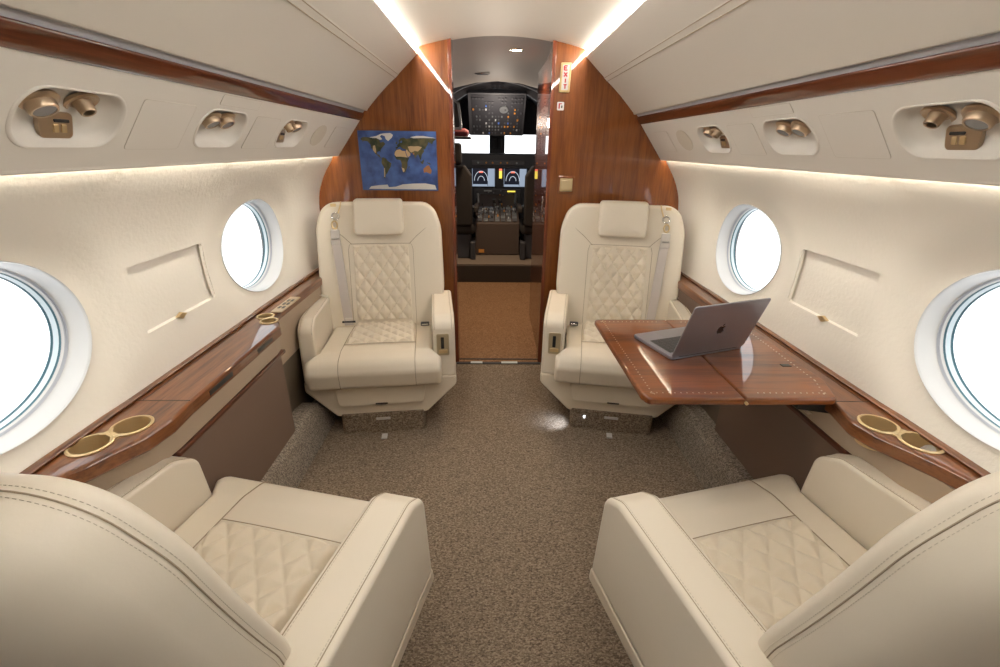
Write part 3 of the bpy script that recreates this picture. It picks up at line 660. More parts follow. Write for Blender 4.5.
geo([(46, 44), (60, 46), (75, 45), (95, 46), (112, 43), (104, 37), (92, 30), (78, 32), (62, 27), (54, 30), (50, 38)], 'desert_area', DES, .0012)
geo([(73, 19), (76, 26), (70, 27), (68, 23)], 'desert_area', OUT, .0014)
geo([(60, 72), (90, 76), (120, 76), (160, 72), (178, 70), (120, 70), (75, 69)], 'ice_area', ICE, .0014)
geo([(114, -22), (122, -17), (131, -12), (142, -11), (146, -19), (153, -27), (148, -38), (138, -35), (128, -32), (115, -34)], 'continent', OUT, .0008)
geo([(96, 5), (104, -5), (112, -8), (118, 0), (117, 7), (109, 1), (103, 0)], 'island', LANDM, .0008); geo([(132, -1), (148, -6), (147, -10), (134, -4)], 'island', LANDM, .0008)
geo([(44, -16), (50, -14), (46, -25)], 'island', LANDM, .0008); geo([(-8, 51), (-2, 51), (0, 54), (-4, 59), (-7, 56)], 'island', LANDM, .0008)
geo([(-150, -86), (-140, -78), (-100, -74), (-60, -72), (-55, -80), (-20, -78), (10, -71), (60, -68), (120, -67), (165, -72), (172, -86)], 'ice_area', ICE, .0008)
# EXIT sign on right bulkhead
t = thing('exit_sign', 'small vertical EXIT sign with red letters in a gold frame', 'sign', (.346, 2.80, 1.728))
finish('sign_frame', slab(rpoly([(-.031, -.083), (.027, -.083), (.032, .083), (-.026, .083)], .006, 4), -.012, 0, .003, 0, lambda u, v, w_: (u, w_, v), seg=2), mat('sign_gold', (.52, .36, .14), .4), t)
finish('sign_face', slab([(-.019, -.070), (.017, -.070), (.020, .070), (-.016, .070)], -.014, -.010, 0, 0, lambda u, v, w_: (u, w_, v)), mat('sign_white', (.48, .465, .43), .5), t, 0)
t.scale = (1, 1, .86)
REDL = mat('sign_red', (.42, .015, .02), .5)
def stroke(bm, a, b, r=.0036):
    a = Vector(a); b = Vector(b); d = (b - a).normalized(); n = Vector((-d.y, d.x)) * r
    slab([tuple(a + n), tuple(a - n), tuple(b - n), tuple(b + n)], -.0165, -.0135, 0, 0, lambda u, v, w_: (u, w_, v), bm=bm)
for ch, zc in (('E', .052), ('X', .016), ('I', -.018), ('T', -.052)):
    bm = bmesh.new(); a, h = .0085, .0115
    if ch == 'E': [stroke(bm, *s_) for s_ in (((-a, zc - h), (-a, zc + h)), ((-a, zc + h), (a, zc + h)), ((-a, zc), (a * .7, zc)), ((-a, zc - h), (a, zc - h)))]
    if ch == 'X': [stroke(bm, *s_) for s_ in (((-a, zc - h), (a, zc + h)), ((-a, zc + h), (a, zc - h)))]
    if ch == 'I': stroke(bm, (0, zc - h), (0, zc + h))
    if ch == 'T': [stroke(bm, *s_) for s_ in (((0, zc - h), (0, zc + h)), ((-a, zc + h), (a, zc + h)))]
    finish('letter', bm, REDL, t, 0)
t = thing('pictogram_plate', 'small white plate with a red and black pictogram under the EXIT sign', 'sign', (.330, 2.80, 1.589))
finish('plate', slab(rpoly([(-.019, -.021), (.019, -.021), (.019, .021), (-.019, .021)], .005, 3), -.004, 0, .001, 0, lambda u, v, w_: (u, w_, v), seg=1), mat('plate_white', (.68, .67, .65), .4), t)
finish('red_symbol', box(-.012, -.004, -.006, -.0035, -.013, .014), REDL, t, 0); finish('red_symbol', box(-.004, .006, -.006, -.0035, .009, .014), REDL, t, 0); finish('black_symbol', box(.003, .010, -.006, -.0035, -.010, .003), BLACK, t, 0)
t = thing('wall_switch', 'square gold switch plate in a wooden surround on the right bulkhead', 'switch', (.388, 2.80, 1.172))
finish('surround', box(-.05, .05, -.010, 0, -.05, .05, .004), WOOD_B, t); finish('plate', box(-.037, .037, -.016, -.008, -.037, .037, .004), mat('pale_gold', (.62, .50, .28), .4, .6), t)
finish('rocker', box(-.030, .030, -.020, -.014, -.028, .026, .003), mat('pale_gold_rocker', (.66, .54, .32), .35, .6), t)

# ============================================================ SIDE LEDGES
def cups(par, c1, c2, r, zt, sg):
    a = Vector(c1); b = Vector(c2)
    for c in (a, b):
        o = finish('cup_holder', lathe([(r + .007, 0), (r + .0075, .003), (r + .004, .005), (r, .004), (r - .001, -.02), (r - .003, -.06), (0, -.06)], (c.x, c.y, zt), (0, 0, 1), seg=36), GOLD, par, 40)
    d = (b - a).normalized(); n = Vector((-d.y, d.x)); m_ = (a + b) / 2; q = r * .62; lw = max(.002, (b - a).length / 2 - r)
    pl = [m_ + n * q - d * (lw + r * .30), m_ + n * q * .45 - d * (lw + .003), m_ - n * q * .45 - d * (lw + .003), m_ - n * q - d * (lw + r * .30), m_ - n * q + d * (lw + r * .30), m_ - n * q * .45 + d * (lw + .003), m_ + n * q * .45 + d * (lw + .003), m_ + n * q + d * (lw + r * .30)]
    finish('bridge_plate', slab([tuple(p) for p in pl], zt, zt + .0038, 0, 0, lambda u, v, w_: (u, v, w_)), GOLD, par, 30)
def mirror_pts(p, sg): return [(sg * x, y) for x, y in p]
for side, sg in SIDES:
    lg = thing('side_ledge', 'glossy walnut side ledge along the %s wall with gold cup holders' % side, 'ledge')
    inner = .90 if sg < 0 else .945
    # plan outline: wall side x 1.075, inner edge; cup holes are cut as separate cells
    wall = 1.074; ZT, ZB = .70, .655
    pts = [(wall, 2.79), (.985, 2.79), (.985, 1.90), (.975, 1.80), (inner + .03, 1.755), (inner, 1.70), (inner, 1.12)] + ([(.893, 1.03), (.905, .950), (.935, .895), (.962, .84), (1.0, .79)] if sg < 0 else [(.925, 1.02), (.940, .955), (.975, .895), (1.002, .84), (1.02, .79)]) + [(1.02, YB), (wall, YB)]
    rad = [0, 0, .02, .05, .03, .05, .05, .06, .06, .05, .05, .02, 0, 0]
    pl = clean(rpoly(pts, rad, 6))
    cpn = [(1.012, .912), (.972, .992)] if sg < 0 else [(1.025, .920), (.983, 1.000)]; cpf = [(1.005, 1.80), (.965, 1.745)]; rc = .041; rf = .030
    # top as its own face set with holes punched by a boolean-free approach: triangulated fill
    bm = bmesh.new()
    def loop(poly, z): return [bm.verts.new((sg * x, y, z)) for x, y in poly]
    def edges(vs): return [bm.edges.new((vs[i], vs[(i + 1) % len(vs)])) for i in range(len(vs))]
    r_ = .008; top = loop(inset(pl, r_), ZT); E_ = edges(top)
    for (cx, cy), rr in ((cpn[0], rc), (cpn[1], rc), (cpf[0], rf), (cpf[1], rf)):
        E_ += edges(loop([(cx + rr * math.cos(2 * PI * k / 36), cy + rr * math.sin(2 * PI * k / 36)) for k in range(36)], ZT))
    bmesh.ops.triangle_fill(bm, use_beauty=True, edges=E_)
    prev = top
    for z_, i_ in ((ZT - .0025, .0035), (ZT - .008, 0), (ZB + .006, 0), (ZB, .005)):
        cur = loop(inset(pl, i_) if i_ else pl, z_)
        for i in range(len(pl)): bm.faces.new((prev[i], prev[(i + 1) % len(pl)], cur[(i + 1) % len(pl)], cur[i]))
        prev = cur
    bm.faces.new(prev)
    finish('ledge_top', bm, WOOD_L, lg, 30)
    S_ = lambda p: (sg * p[0], p[1])
    cups(lg, S_(cpn[0]), S_(cpn[1]), rc - .001, ZT, sg); cups(lg, S_(cpf[0]), S_(cpf[1]), rf - .001, ZT, sg)
    bm = tube([(sg * (inner + .002), 1.118, ZT + .0003), (sg * 1.05, 1.118, ZT + .0003)], .0012, seg=4); tube([(sg * 1.035, 1.118, ZT + .0003), (sg * 1.035, 1.70, ZT + .0003)], .0012, seg=4, bm=bm)
    finish('joint_line', bm, DARK, lg)
    finish('wall_molding', extrude_profile([(sg * 1.052, .698), (sg * 1.048, .706), (sg * 1.054, .712), (sg * 1.066, .712), (sg * 1.066, .698)], YB, 2.79), WOOD_L, lg, 60)
    bm = bmesh.new()
    for a_, b_2 in ((1.20, 1.33), (1.50, 1.62)): box(*sorted((sg * (inner - .001), sg * (inner + .004))), a_, b_2, .668, .684, bm=bm)
    finish('latch_slot', bm, BLACK, lg, 0)
    # panelling below the ledge
    lp = thing('lower_panelling', 'brown suede and taupe leather panelling below the %s ledge' % side, 'side panel')
    finish('leather_band', slab(clean(rpoly([(1.03, YB), (1.03, 1.735), (inner + .030, 1.735), (inner + .022, 1.68), (inner + .022, 1.06), (inner + .030, .98), (.985, .89), (1.01, .83), (1.018, YB)], [0, .01, .01, .02, .05, .05, .03, 0, 0], 4)), .58, .657, .002, 0, lambda u, v, w_, sg=sg: (sg * u, v, w_), seg=2), TAUPE, lp)
    finish('wood_bead', box(*sorted((sg * (inner + .014), sg * (inner + .040))), 1.04, 1.735, .564, .580, .004), WOOD_D, lp)
    finish('suede_panel', box(*sorted((sg * (inner + .034), sg * (inner + .075))), 1.04, 1.73, .10, .572, .004), BROWN, lp)
    finish('suede_panel', extrude_profile([(sg * 1.024, .005), (sg * 1.024, .575), (sg * 1.034, .575), (sg * 1.034, .005)], YB, 1.05), BROWN, lp, 0)
    finish('end_panel', extrude_profile([(sg * 1.016, .12), (sg * .992, .655), (sg * 1.010, .655), (sg * 1.034, .12)], 1.73, 2.79), TAUPE if sg < 0 else BROWN, lp, 0)
    finish('dark_panel', extrude_profile([(sg * 1.006, .10), (sg * 1.000, .56), (sg * 1.012, .56), (sg * 1.018, .10)], 1.74, 2.79), mat('dark_olive_panel', (.10, .075, .05), .6) if 'dark_olive_panel' not in bpy.data.materials else bpy.data.materials['dark_olive_panel'], lp, 0)
    # carpeted floor duct
    bm = bmesh.new(); R = []
    for y, k in ((1.10, 1), (1.90, 1), (1.99, .90), (2.06, .62), (2.12, .50), (2.79, .45)):
        R.append([bm.verts.new((sg * x, y, z * k)) for x, z in ((.888, 0), (.914, .150), (.924, .172), (.942, .182), (1.03, .185), (1.03, 0))])
    for A_, B_ in zip(R, R[1:]):
        for q in range(6): bm.faces.new((A_[q], A_[(q + 1) % 6], B_[(q + 1) % 6], B_[q]))
    bm.faces.new(R[0]); bm.faces.new(R[-1][::-1])
    tag(finish('carpeted_duct', bm, CARP3, smooth=0), 'carpet covered duct running along the floor at the %s wall' % side, 'duct')
# USB panel on left ledge
t = thing('usb_socket_panel', 'small bronze socket panel in the far left ledge by the seat', 'socket panel', (-.978, 1.95, .704), 0)
finish('plate', box(-.026, .022, -.105, .105, -.004, .003, .003), mat('tan_plate', (.50, .38, .24), .4, .3), t)
for k, y in enumerate((-.05, 0, .045)):
    for x in (-.010, .008): finish('socket', box(x - .005, x + .005, y - .013, y + .013, .002, .005, .001), BLACK, t)
# latch handles of wall panels
for side, sg in SIDES:
    for yc in (1.425,):
        t = thing('panel_latch', 'small gold diamond latch on the recessed panel of the %s wall' % side, 'latch', (sg * (wx(.855) + .003), yc - .01, .848))
        finish('latch', slab(rpoly([(-.026, 0), (0, -.012), (.026, 0), (0, .010)], .002, 2), 0, .012, .002, .003, lambda u, v, w_, sg=sg: (-sg * w_, u, v), seg=2), GOLD, t)

# ============================================================ SEATS
def diamond(u, v, du, dv):
    a = u / du + v / dv; b_ = u / du - v / dv
    s = min(abs(math.sin(PI * a)), abs(math.sin(PI * b_))); return s ** .7
def quilt(name, w_, h_, du, dv, H, fn, par, nu=88, nv=110, flat=None):
    bm = bmesh.new(); V = []
    for j in range(nv + 1):
        row = []
        for i in range(nu + 1):
            u = -w_ / 2 + w_ * i / nu; v = h_ * j / nv
            e = min(1, min(i, nu - i) / 3, min(j, nv - j) / 3)
            hh = H * diamond(u, v, du, dv) * min(1, e) + .0008
            if e == 0: hh = -.006
            elif e < .5: hh = -.001
            row.append(bm.verts.new(fn(u, v, hh)))
        V.append(row)
    for j in range(nv):
        for i in range(nu): bm.faces.new((V[j][i], V[j][i + 1], V[j + 1][i + 1], V[j + 1][i]))
    q = finish(name, bm, LEA2, par, 80)
    bm = bmesh.new()                    # stitched seams in the valleys
    for sgn in (1, -1):
        k = math.floor(-w_ / 2 / du - h_ / dv) - 1
        while k < w_ / 2 / du + h_ / dv + 1:
            k += 1; P_ = []
            for i in range(61):
                u = -w_ / 2 + w_ * i / 60; v = (k - u / du) * dv * sgn
                if .008 < v < h_ - .008 and abs(u) < w_ / 2 - .008: P_.append(fn(u, v, .0016))
            if len(P_) > 2: tube(P_, .0011, seg=4, bm=bm)
    finish('stitching', bm, SEAMQ, q, 0)['kind'] = 'stuff'
    return q
def sstep(a, b, x): t = max(0, min(1, (x - a) / (b - a))); return t * t * (3 - 2 * t)

def make_seat(m, loc, rz, label):
    """local: faces -Y, aisle side at +x*m"""
    root = thing('cabin_seat', label, 'seat', loc, rz, None)
    TH = math.radians(13)
    def back(u, s, w_):      # s up the back from z=.36, w_ forward of the mid-plane (positive = towards the sitter)
        bow = .035 * (abs(u) / .33) ** 2 * (1 if w_ > 0 else .6) * sstep(0, .3, s)
        cur = .03 * math.sin(PI * min(1, s / .76)) * .5
        wv = w_ + bow - cur
        return Vector((m * u, .175 + s * math.sin(TH) - wv * math.cos(TH), .35 + s * math.cos(TH) + wv * math.sin(TH) * 0 - wv * math.sin(TH) * .0))
    ol = rpoly([(-.31, 0), (.31, 0), (.342, .30), (.338, .62), (.295, .755), (-.295, .755), (-.338, .62), (-.342, .30)], [.10, .10, .3, .25, .095, .095, .25, .3], 9)
    bk = finish('backrest', slab(ol, .060, -.075, .022, .088, back, seg=8, cap='s', crown=.006, step=.03, rings=8), LEA, root, 60)
    # welt seams on the rear edge + stitches
    po = clean(dense(inset(ol, -.0006), .012)); po = [p for p in po if p[1] > .06]
    k0 = max(range(len(po)), key=lambda i: (Vector(po[i]) - Vector(po[i - 1])).length); po = po[k0:] + po[:k0]
    finish('seam', tube([back(x, y, .026) for x, y in po], .0011, seg=5), SEAM, bk)
    for off in (.007, -.007):
        bm = bmesh.new(); q = clean(dense(inset(ol, -.0004), .0055))
        for i in range(len(q)):
            a = Vector(q[i]); b_ = Vector(q[(i + 1) % len(q)])
            if a.y < .06 or b_.y < .06 or (a - b_).length > .02: continue
            tube([back(*a.lerp(b_, .15), .026 + off), back(*a.lerp(b_, .75), .026 + off)], .0005, seg=4, bm=bm)
        finish('stitching', bm, STITCH, bk, 0)['kind'] = 'stuff'
    # front details
    def face(u, s, h): 
        # approximate front surface height (crown)
        k = min(1, max(abs(u) / .335, abs(s - .38) / .375)); return back(u, s, .0605 + .006 * (1 - k * k) + h)
    qb = quilt('quilted_panel', .315, .43, .066, .096, .013, lambda u, v, h: face(u * (1 - .04 * v), v + .10, h), bk)
    for u_ in (-1, 1):
        finish('seam', tube([face(u_ * .155, .53, .0), face(u_ * .20, .575, -.0005), face(u_ * .26, .625, -.003), face(u_ * .295, .655, -.012)], .0017, seg=5), SEAM, bk)
        finish('seam', tube([face(u_ * (.176 - .0), .08 + k * .07, .0) for k in range(7)] + [face(u_ * .168, .53, 0)], .0014, seg=5), SEAM, bk)
    finish('seam', tube([face(-.165 + .33 * k / 8, .533, .0) for k in range(9)], .0016, seg=5), SEAM, bk)
    hr = rpoly([(-.125, .585), (.125, .585), (.132, .62), (.130, .775), (-.130, .775), (-.132, .62)], [.022, .022, .02, .018, .018, .02], 5)
    finish('headrest', slab(hr, .115, .045, .016, .012, lambda u, s, w_: back(u, s, w_ - .015 * sstep(.6, .78, s)), seg=4, cap='s', crown=.006, step=.02), LEA, root, 60)
    # seat cushion (side profile swept across, flared in front of the arms)
    def flare(y): return 1 + .17 * sstep(-.235, -.285, y)
    prof = rpoly([(.19, .27), (.19, .425), (-.05, .432), (-.24, .442), (-.335, .425), (-.365, .37), (-.35, .285), (-.30, .262)], [.01, .03, .3, .12, .06, .05, .03, .02], 6)
    cu = finish('seat_cushion', slab(prof, -.262, .262, .020, .020, lambda y, z, x: (m * x * flare(y) * (1 if x > 0 else 1.10), y, z - .010 * (abs(x) / .26) ** 3 * sstep(.3, .42, z)), seg=4, step=.03), LEA, root, 50)
    def ctop(u, y, h):   # top of cushion
        pts = [(.19, .425), (-.05, .432), (-.24, .441), (-.30, .433)]
        z = pts[-1][1]
        for (ya, za), (yb, zb) in zip(pts, pts[1:]):
            if yb <= y <= ya: z = za + (zb - za) * (ya - y) / (ya - yb)
        return (m * u, y, z - .010 * (abs(u) / .26) ** 3 + h + .0005)
    quilt('quilted_panel', .325, .315, .072, .088, .017, lambda u, v, h: ctop(u * (1 + .10 * (1 - v / .315)), -.155 + v, h), cu, nu=88, nv=84)
    def cprof(y_, x):  # seam down the front
        return None
    fr = [(p[0], p[1]) for p in rpoly([(-.16, .4375), (-.24, .442), (-.335, .425), (-.365, .37), (-.35, .285)], [0, .12, .06, .05, 0], 6)]
    for u_ in (-1, 1):
        pts = []
        for i, (y, z) in enumerate(fr):
            pts.append((m * u_ * .180, y - (.0006 if z < .43 else 0), z + (.0003 if z > .4 else 0) - .004 * sstep(.3, .42, z)))
        finish('seam', tube([(m * u_ * .170, .15, .4245), (m * u_ * .178, 0, .428)] + pts, .0016, seg=5), SEAM, cu)
    finish('seam', tube([ctop(-.18 + .36 * k / 8, -.160, .0006) for k in range(9)], .0014, seg=5), SEAM, cu)
    # arms
    for sx, nm in ((1, 'aisle'), (-1, 'wall')):
        xi, xo = (.268, .380) if sx > 0 else (-.294, -.372)
        ap = rpoly([(.27, .28), (.255, .56), (.235, .592), (-.175, .592), (-.240, .555), (-.262, .28)], [.01, .03, .03, .055, .05, .01], 6)
        ar = finish('armrest', slab(ap, xi, xo, .010, .014, lambda y, z, x: (m * x, y, z), seg=4, step=.05), LEA, root, 50)
        for xx, off in ((xi + sx * .0105, 0), (xo - sx * .0145, 0)):
            tp = [(y, z) for y, z in clean(ap) if z > .40]; tp = sorted(tp, key=lambda p: -p[0]) if False else tp
            finish('seam', tube([(m * xx, y, z) for y, z in tp], .0012, seg=5), SEAM, ar)
            bm = bmesh.new(); dp = clean(dense(tp[:-1], .0075))
            x2 = xx + (sx * .0045 if xx == xi + sx * .0105 else -sx * .0045)
            for i in range(len(dp) - 1):
                a = Vector(dp[i]); b_ = Vector(dp[i + 1])
                if (a - b_).length > .02: continue
                a2 = a.lerp(b_, .15); b2 = a.lerp(b_, .75); tube([(m * x2, a2.x, a2.y + .0002), (m * x2, b2.x, b2.y + .0002)], .0008, seg=4, bm=bm)
            finish('stitching', bm, STITCH, ar, 0)['kind'] = 'stuff'
        if sx > 0:   # recline latch on the front of the aisle arm
            xc = m * .318; y_at = lambda z: -.240 - .022 * (.555 - z) / .275
            lt = finish('recline_latch', slab(rpoly([(-.031, .395), (.031, .395), (.031, .508), (-.031, .508)], .008, 4), 0, -.006, 0, .002, lambda u, v, w_: (xc + u, y_at(v) + w_ + .001, v), seg=2), mat('latch_bronze', (.50, .42, .28), .35, .6) if 'latch_bronze' not in bpy.data.materials else bpy.data.materials['latch_bronze'], ar)
            finish('latch_slot', slab(rpoly([(-.010, .432), (.006, .432), (.006, .492), (-.010, .492)], .003, 3), -.005, -.0075, 0, 0, lambda u, v, w_: (xc + u, y_at(v) + w_ + .001, v)), BLACK, lt)
            finish('latch_handle', slab(rpoly([(-.022, .408), (.022, .408), (.022, .426), (-.022, .426)], .003, 3), -.005, -.012, 0, .002, lambda u, v, w_: (xc + u, y_at(v) + w_ + .001, v), seg=2), GOLD, lt)
            finish('arm_button', lathe([(.009, 0), (.008, .003), (0, .003)], (m * .2665, -.14, .50), (-m, 0, 0), seg=16), mat('button_cream', (.78, .72, .62), .4) if 'button_cream' not in bpy.data.materials else bpy.data.materials['button_cream'], ar)
    # lower shell with chamfered front
    so = rpoly([(-.373, .282), (-.373, .235), (-.225, .095), (.225, .095), (.381, .235), (.381, .282)], [.006, .03, .03, .03, .03, .006], 5)
    sh = finish('seat_shell', slab(so, -.265, .29, .012, .012, lambda u, v, w_: (m * u, w_ - .03 * sstep(.30, .1, v) * (1 if w_ < 0 else 0) + 0, v), seg=3), SHELL, root, 40)
    pn = finish('front_drawer', slab(rpoly([(-.225, .255), (-.205, .165), (.205, .165), (.225, .255)], .014, 4), -.262, -.292, 0, .004, lambda u, v, w_: (m * u, w_ - .03 * sstep(.30, .1, v), v), seg=2), SHELL, sh, 40)
    finish('drawer_pull', box(-.03, .03, -.318, -.300, .168, .175, .002), DARK, pn)
    # carpeted pedestal
    pe = finish('pedestal', slab(rpoly([(-.21, -.31), (.21, -.31), (.21, .22), (-.21, .22)], .03, 5), 0, .11, 0, .004, lambda u, v, w_: (m * u, v, w_), seg=2), CARP, root)
    finish('name_tag', box(-.035, .035, -.314, -.308, .075, .088, .001), mat('tag_silver', (.6, .58, .55), .4) if 'tag_silver' not in bpy.data.materials else bpy.data.materials['tag_silver'], pe)
    finish('floor_tag', box(.0, .028, -.375, -.335, .0, .006, .001, fn=lambda u, v, w_: (m * (u - .01) , v, w_)), bpy.data.materials['tag_silver'], pe)
    # belts: shoulder strap on the wall side
    bx = -.235
    ss = [(.715 - k * .05) for k in range(14)]
    def strap_ribbon(p0, p1, wdt, name, m_, th=.003, n=14, lift=.0045):
        bm = bmesh.new(); R = []
        for k in range(n + 1):
            t_ = k / n; u = p0[0] + (p1[0] - p0[0]) * t_; s = p0[1] + (p1[1] - p0[1]) * t_
            R.append([bm.verts.new(face(u - wdt / 2, s, lift)), bm.verts.new(face(u + wdt / 2, s, lift)), bm.verts.new(face(u + wdt / 2, s, lift + th)), bm.verts.new(face(u - wdt / 2, s, lift + th))])
        for A_, B_ in zip(R, R[1:]):
            for k in range(4): bm.faces.new((A_[k], A_[(k + 1) % 4], B_[(k + 1) % 4], B_[k]))
        bm.faces.new(R[0]); bm.faces.new(R[-1][::-1]); return finish(name, bm, m_, root, 30)
    sb = strap_ribbon((bx, .57), (bx + .035, .085), .047, 'shoulder_belt', STRAP, lift=.012)
    pts = [face(bx - .016, .565, .012), face(bx - .016, .63, .010)]
    finish('belt_adjuster', slab(rpoly([(bx - .025, .535), (bx + .025, .535), (bx + .022, .615), (bx - .022, .615)], .004, 3), .012, .020, 0, .002, lambda u, s, w_: face(u, s, w_), seg=1), mat('belt_plate', (.60, .56, .52), .35, .4) if 'belt_plate' not in bpy.data.materials else bpy.data.materials['belt_plate'], sb)
    bm = box(-.019, .019, 0, .004, 0, .008, fn=lambda u, v, w_: face(bx + u, .566 + v, .020 + w_)); finish('adjuster_bar', bm, CHROME, sb)
    rc_ = [(bx + .014 * math.cos(a * PI / 8), .64 + .020 * math.sin(a * PI / 8)) for a in range(16)]
    finish('belt_ring', tube([face(u, s, .010) for u, s in rc_], .0045, closed=True), GOLD, sb)
    rc_ = [(bx + .006 + .018 * math.cos(a * PI / 8), .685 + .017 * math.sin(a * PI / 8)) for a in range(16)]
    finish('belt_hook', tube([face(u, s, .004) for u, s in rc_], .004, closed=True), CHROME, sb)
    finish('belt_hook', tube([face(bx + .022, .70, .01), face(bx + .034, .735, .004), face(bx + .036, .757, -.02)], .004), GOLD, sb)
    finish('hook_plate', box(-.014, .014, 0, .004, -.0, .010, fn=lambda u, v, w_: face(bx + u, .735 + w_ * 1.6, .002 + v)), GOLD, sb)
    finish('belt_end', box(-.020, .020, -.004, .004, 0, .04, .003, fn=lambda u, v, w_: (m * (bx + .035 + u), .130 + v, .435 + w_)), bpy.data.materials['belt_plate'], sb)
    bar = finish('belt_anchor', tube([(m * (bx + .035 - .036), .128, .452), (m * (bx + .035 + .036), .128, .452)], .006), BLACK, sb)
    bu = finish('lap_belt_buckle', box(.200, .248, .055, .085, .430, .446, .004, fn=lambda u, v, w_: (m * u, v + .02, w_)), BLACK, root)
    finish('belt_tongue', box(.205, .243, .052, .058, .436, .444, .001, fn=lambda u, v, w_: (m * u, v + .02, w_)), CHROME, bu)
    return root
R_ = math.radians
seatA = make_seat(1, (-.640, 2.285, 0), R_(7), 'cream leather seat facing back, on the far left below the world map')
seatB = make_seat(-1, (.630, 2.285, 0), R_(-10.5), 'cream leather seat facing back, on the far right behind the table')
seatC = dup(seatB, (-.642, .748, 0), R_(180 - 13.5), 'cream leather seat seen from behind in the near left corner')
seatD = dup(seatA, (.662, .752, 0), R_(180 + 14), 'cream leather seat seen from behind in the near right corner')
for s_, hk in ((seatC, .985), (seatD, 1.005)):      # the near backrests are reclined a little further
    piv = Matrix.Translation((0, .175, .35)); ry = piv @ Matrix.Rotation(R_(-4.5), 4, 'X') @ Matrix.Diagonal((.925, 1, hk, 1)) @ piv.inverted()
    for ch in s_.children:
        if ch.name.split('.')[0] in ('backrest', 'headrest', 'shoulder_belt'): ch.matrix_local = (Matrix.Translation((0, -.020, -.085)) @ ry) if ch.name.startswith('headrest') else ry

# courtesy light under the far right seat
t = thing('courtesy_light', 'small white courtesy light shining on the carpet beneath the far right seat', 'light', (.430, 1.972, .094))
finish('lens', lathe([(.007, -.004), (.006, -.008), (0, -.008)], (0, 0, 0), (0, 0, 1), seg=14), emit('courtesy_glow', (.85, .92, 1), 5), t)
finish('housing', lathe([(.010, .004), (.011, -.004), (.0075, -.006), (.007, -.002)], (0, 0, 0), (0, 0, 1), seg=14), CHROME, t)
l = bpy.data.lights.new('courtesy_lamp', 'SPOT'); l.energy = .9; l.color = (.72, .82, 1); l.shadow_soft_size = .006; l.spot_size = 1.7; l.spot_blend = .9
lo_ = bpy.data.objects.new('courtesy_lamp', l); C.objects.link(lo_); lo_.location = (.345, 2.04, .090); lo_.rotation_euler = Vector((-.35, .15, -.6)).to_track_quat('-Z', 'Y').to_euler()

# ============================================================ TABLE
tb = thing('folding_table', 'glossy walnut folding table pulled out from the right ledge', 'table')
HX = .672; TZ = .722; G = .0012
left_leaf = rpoly([(.372, 1.735), (HX - G, 1.735), (HX - G, 1.097), (.394, 1.097), (.382, 1.13)], [.02, 0, 0, .02, .03], 5)
right_leaf = rpoly([(HX + G, 1.735), (.985, 1.735), (.975, 1.20), (.938, 1.097), (HX + G, 1.097)], [0, .01, .05, .02, 0], 5)
for nm, pl in (('table_leaf', left_leaf), ('table_leaf', right_leaf)):
    lf = finish(nm, slab(pl, TZ - .024, TZ, .008, .008, lambda u, v, w_: (u, v, w_), seg=4), WOOD_T, tb, 30)
    bm = bmesh.new(); iq = clean(dense(inset(clean(pl), .032), .017))
    for i, (x, y) in enumerate(iq):
        if abs(x - HX) < .04: continue
        lathe([(.0024, 0), (.0024, .0005), (0, .0005)], (x, y, TZ - .0001), (0, 0, 1), bm=bm, seg=6)
    finish('inlay_dots', bm, mat('inlay_pale', (.50, .40, .30), .4) if 'inlay_pale' not in bpy.data.materials else bpy.data.materials['inlay_pale'], lf, 0)['kind'] = 'stuff'
finish('hinge', lathe([(.0045, 0), (.0045, .008), (0, .008)], (HX, 1.095, TZ - .012), (0, -1, 0), seg=12), GOLD, tb)
finish('slide_arm', slab(rpoly([(.86, .660), (.99, .640), (.99, .662), (.93, .697), (.86, .697)], .006, 3), 1.14, 1.18, .003, .003, lambda u, v, w_: (u, w_, v), seg=2), BLACK, tb)
finish('slide_arm', slab(rpoly([(.86, .672), (.99, .660), (.99, .697), (.86, .697)], .006, 3), 1.60, 1.64, .003, .003, lambda u, v, w_: (u, w_, v), seg=2), BLACK, tb)
finish('table_latch', box(.90, .93, 1.30, 1.318, TZ - .001, TZ + .0015, .001), DARK, tb)

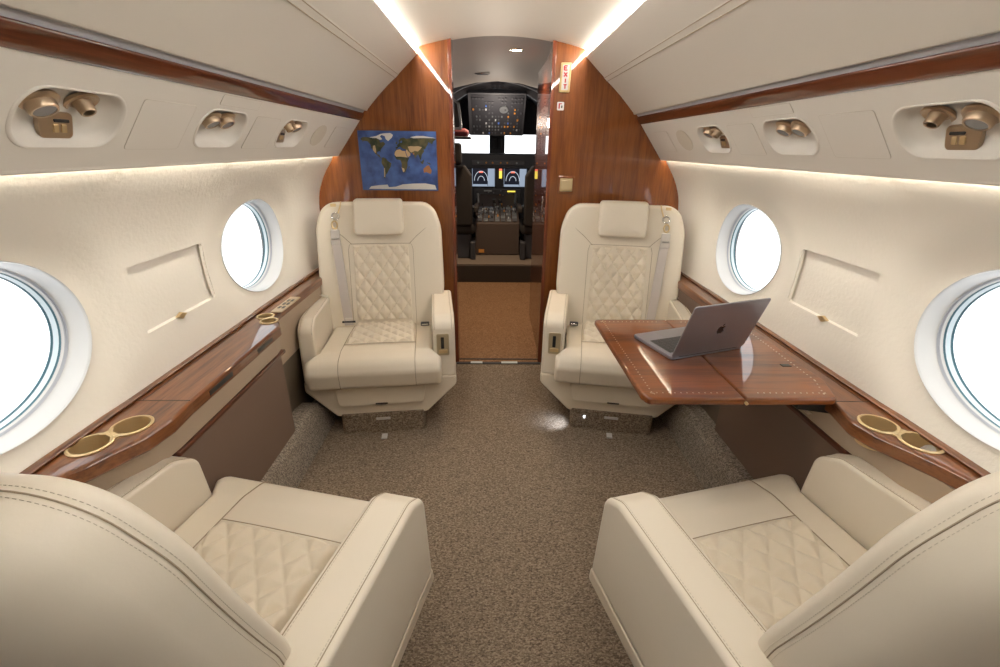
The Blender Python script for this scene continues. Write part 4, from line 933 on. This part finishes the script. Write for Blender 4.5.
# ============================================================ LAPTOP
hl = Vector((.547, 1.340, TZ)); hr_ = Vector((.829, 1.437, TZ)); ux = (hr_ - hl).normalized(); wd = .310; uy = Vector((-ux.y, ux.x, 0)); dp_ = .212
lt = thing('laptop', 'open grey laptop standing on the right walnut table, its lid towards the camera', 'laptop', tuple(hl), math.atan2(ux.y, ux.x))
f0 = lambda u, v, w_: (u, v, w_)
bs = finish('laptop_base', slab(rpoly([(0, 0), (wd, 0), (wd, dp_), (0, dp_)], .012, 5), .0012, .0135, .003, .002, f0, seg=3), ALU, lt)
kb = finish('keyboard_bed', slab(rpoly([(.018, .030), (wd - .018, .030), (wd - .018, .140), (.018, .140)], .004, 3), .0134, .0139, 0, 0, f0), KEYB, bs, 0)
bm = bmesh.new()
for j in range(6):
    for i in range(14):
        x = .021 + i * .0191; y = .033 + j * .0178; box(x, x + .0162, y, y + .0150, .0138, .0146, bm=bm)
finish('keys', bm, KEYS, bs, 0)
finish('trackpad', slab(rpoly([(.09, .147), (.215, .147), (.215, .205), (.09, .205)], .004, 3), .0134, .0137, 0, 0, f0), mat('trackpad', (.30, .30, .33), .3, .6), bs, 0)
AL = math.radians(18)      # lid leans back past vertical
def lid(u, s, w_): return (u, -s * math.sin(AL) + w_ * math.cos(AL) + .004, .012 + s * math.cos(AL) + w_ * math.sin(AL))
ld = finish('laptop_lid', slab(rpoly([(0, 0), (wd, 0), (wd, .208), (0, .208)], .010, 5), -.0045, .0, .002, .0008, lid, seg=3), ALU, lt)
finish('screen', slab(rpoly([(.004, .008), (wd - .004, .008), (wd - .004, .204), (.004, .204)], .006, 3), 0, .0006, 0, 0, lid), mat('screen_glass', (.01, .01, .012), .1, coat=.5), ld, 0)
finish('hinge_bar', tube([(.03, .004, .011), (wd - .03, .004, .011)], .005), BLACK, lt)
# apple mark on the lid
body = [(0, .74), (.10, .80), (.22, .83), (.34, .80), (.44, .72), (.385, .64), (.335, .55), (.32, .44), (.345, .33), (.40, .25), (.475, .20), (.44, .08), (.37, -.05), (.28, -.17), (.18, -.22), (.08, -.18), (0, -.165), (-.08, -.18), (-.18, -.22), (-.28, -.17), (-.38, -.03), (-.45, .13), (-.485, .32), (-.47, .50), (-.41, .66), (-.31, .77), (-.20, .82), (-.09, .79)]
leaf = [(.0, .86), (.02, .98), (.09, 1.08), (.19, 1.14), (.19, 1.04), (.14, .94), (.07, .88)]
k_ = .030; cxl, csl = wd / 2, .098
LG = mat('dark_mirror_logo', (.02, .02, .025), .12, .3)
bm = bmesh.new()
for pl in (body, leaf):
    pp = [(cxl + x * k_, csl + (y - .3) * k_) for x, y in pl]
    slab(pp, -.0052, -.0044, 0, 0, lid, bm=bm)
finish('apple_logo', bm, LG, ld, 0)
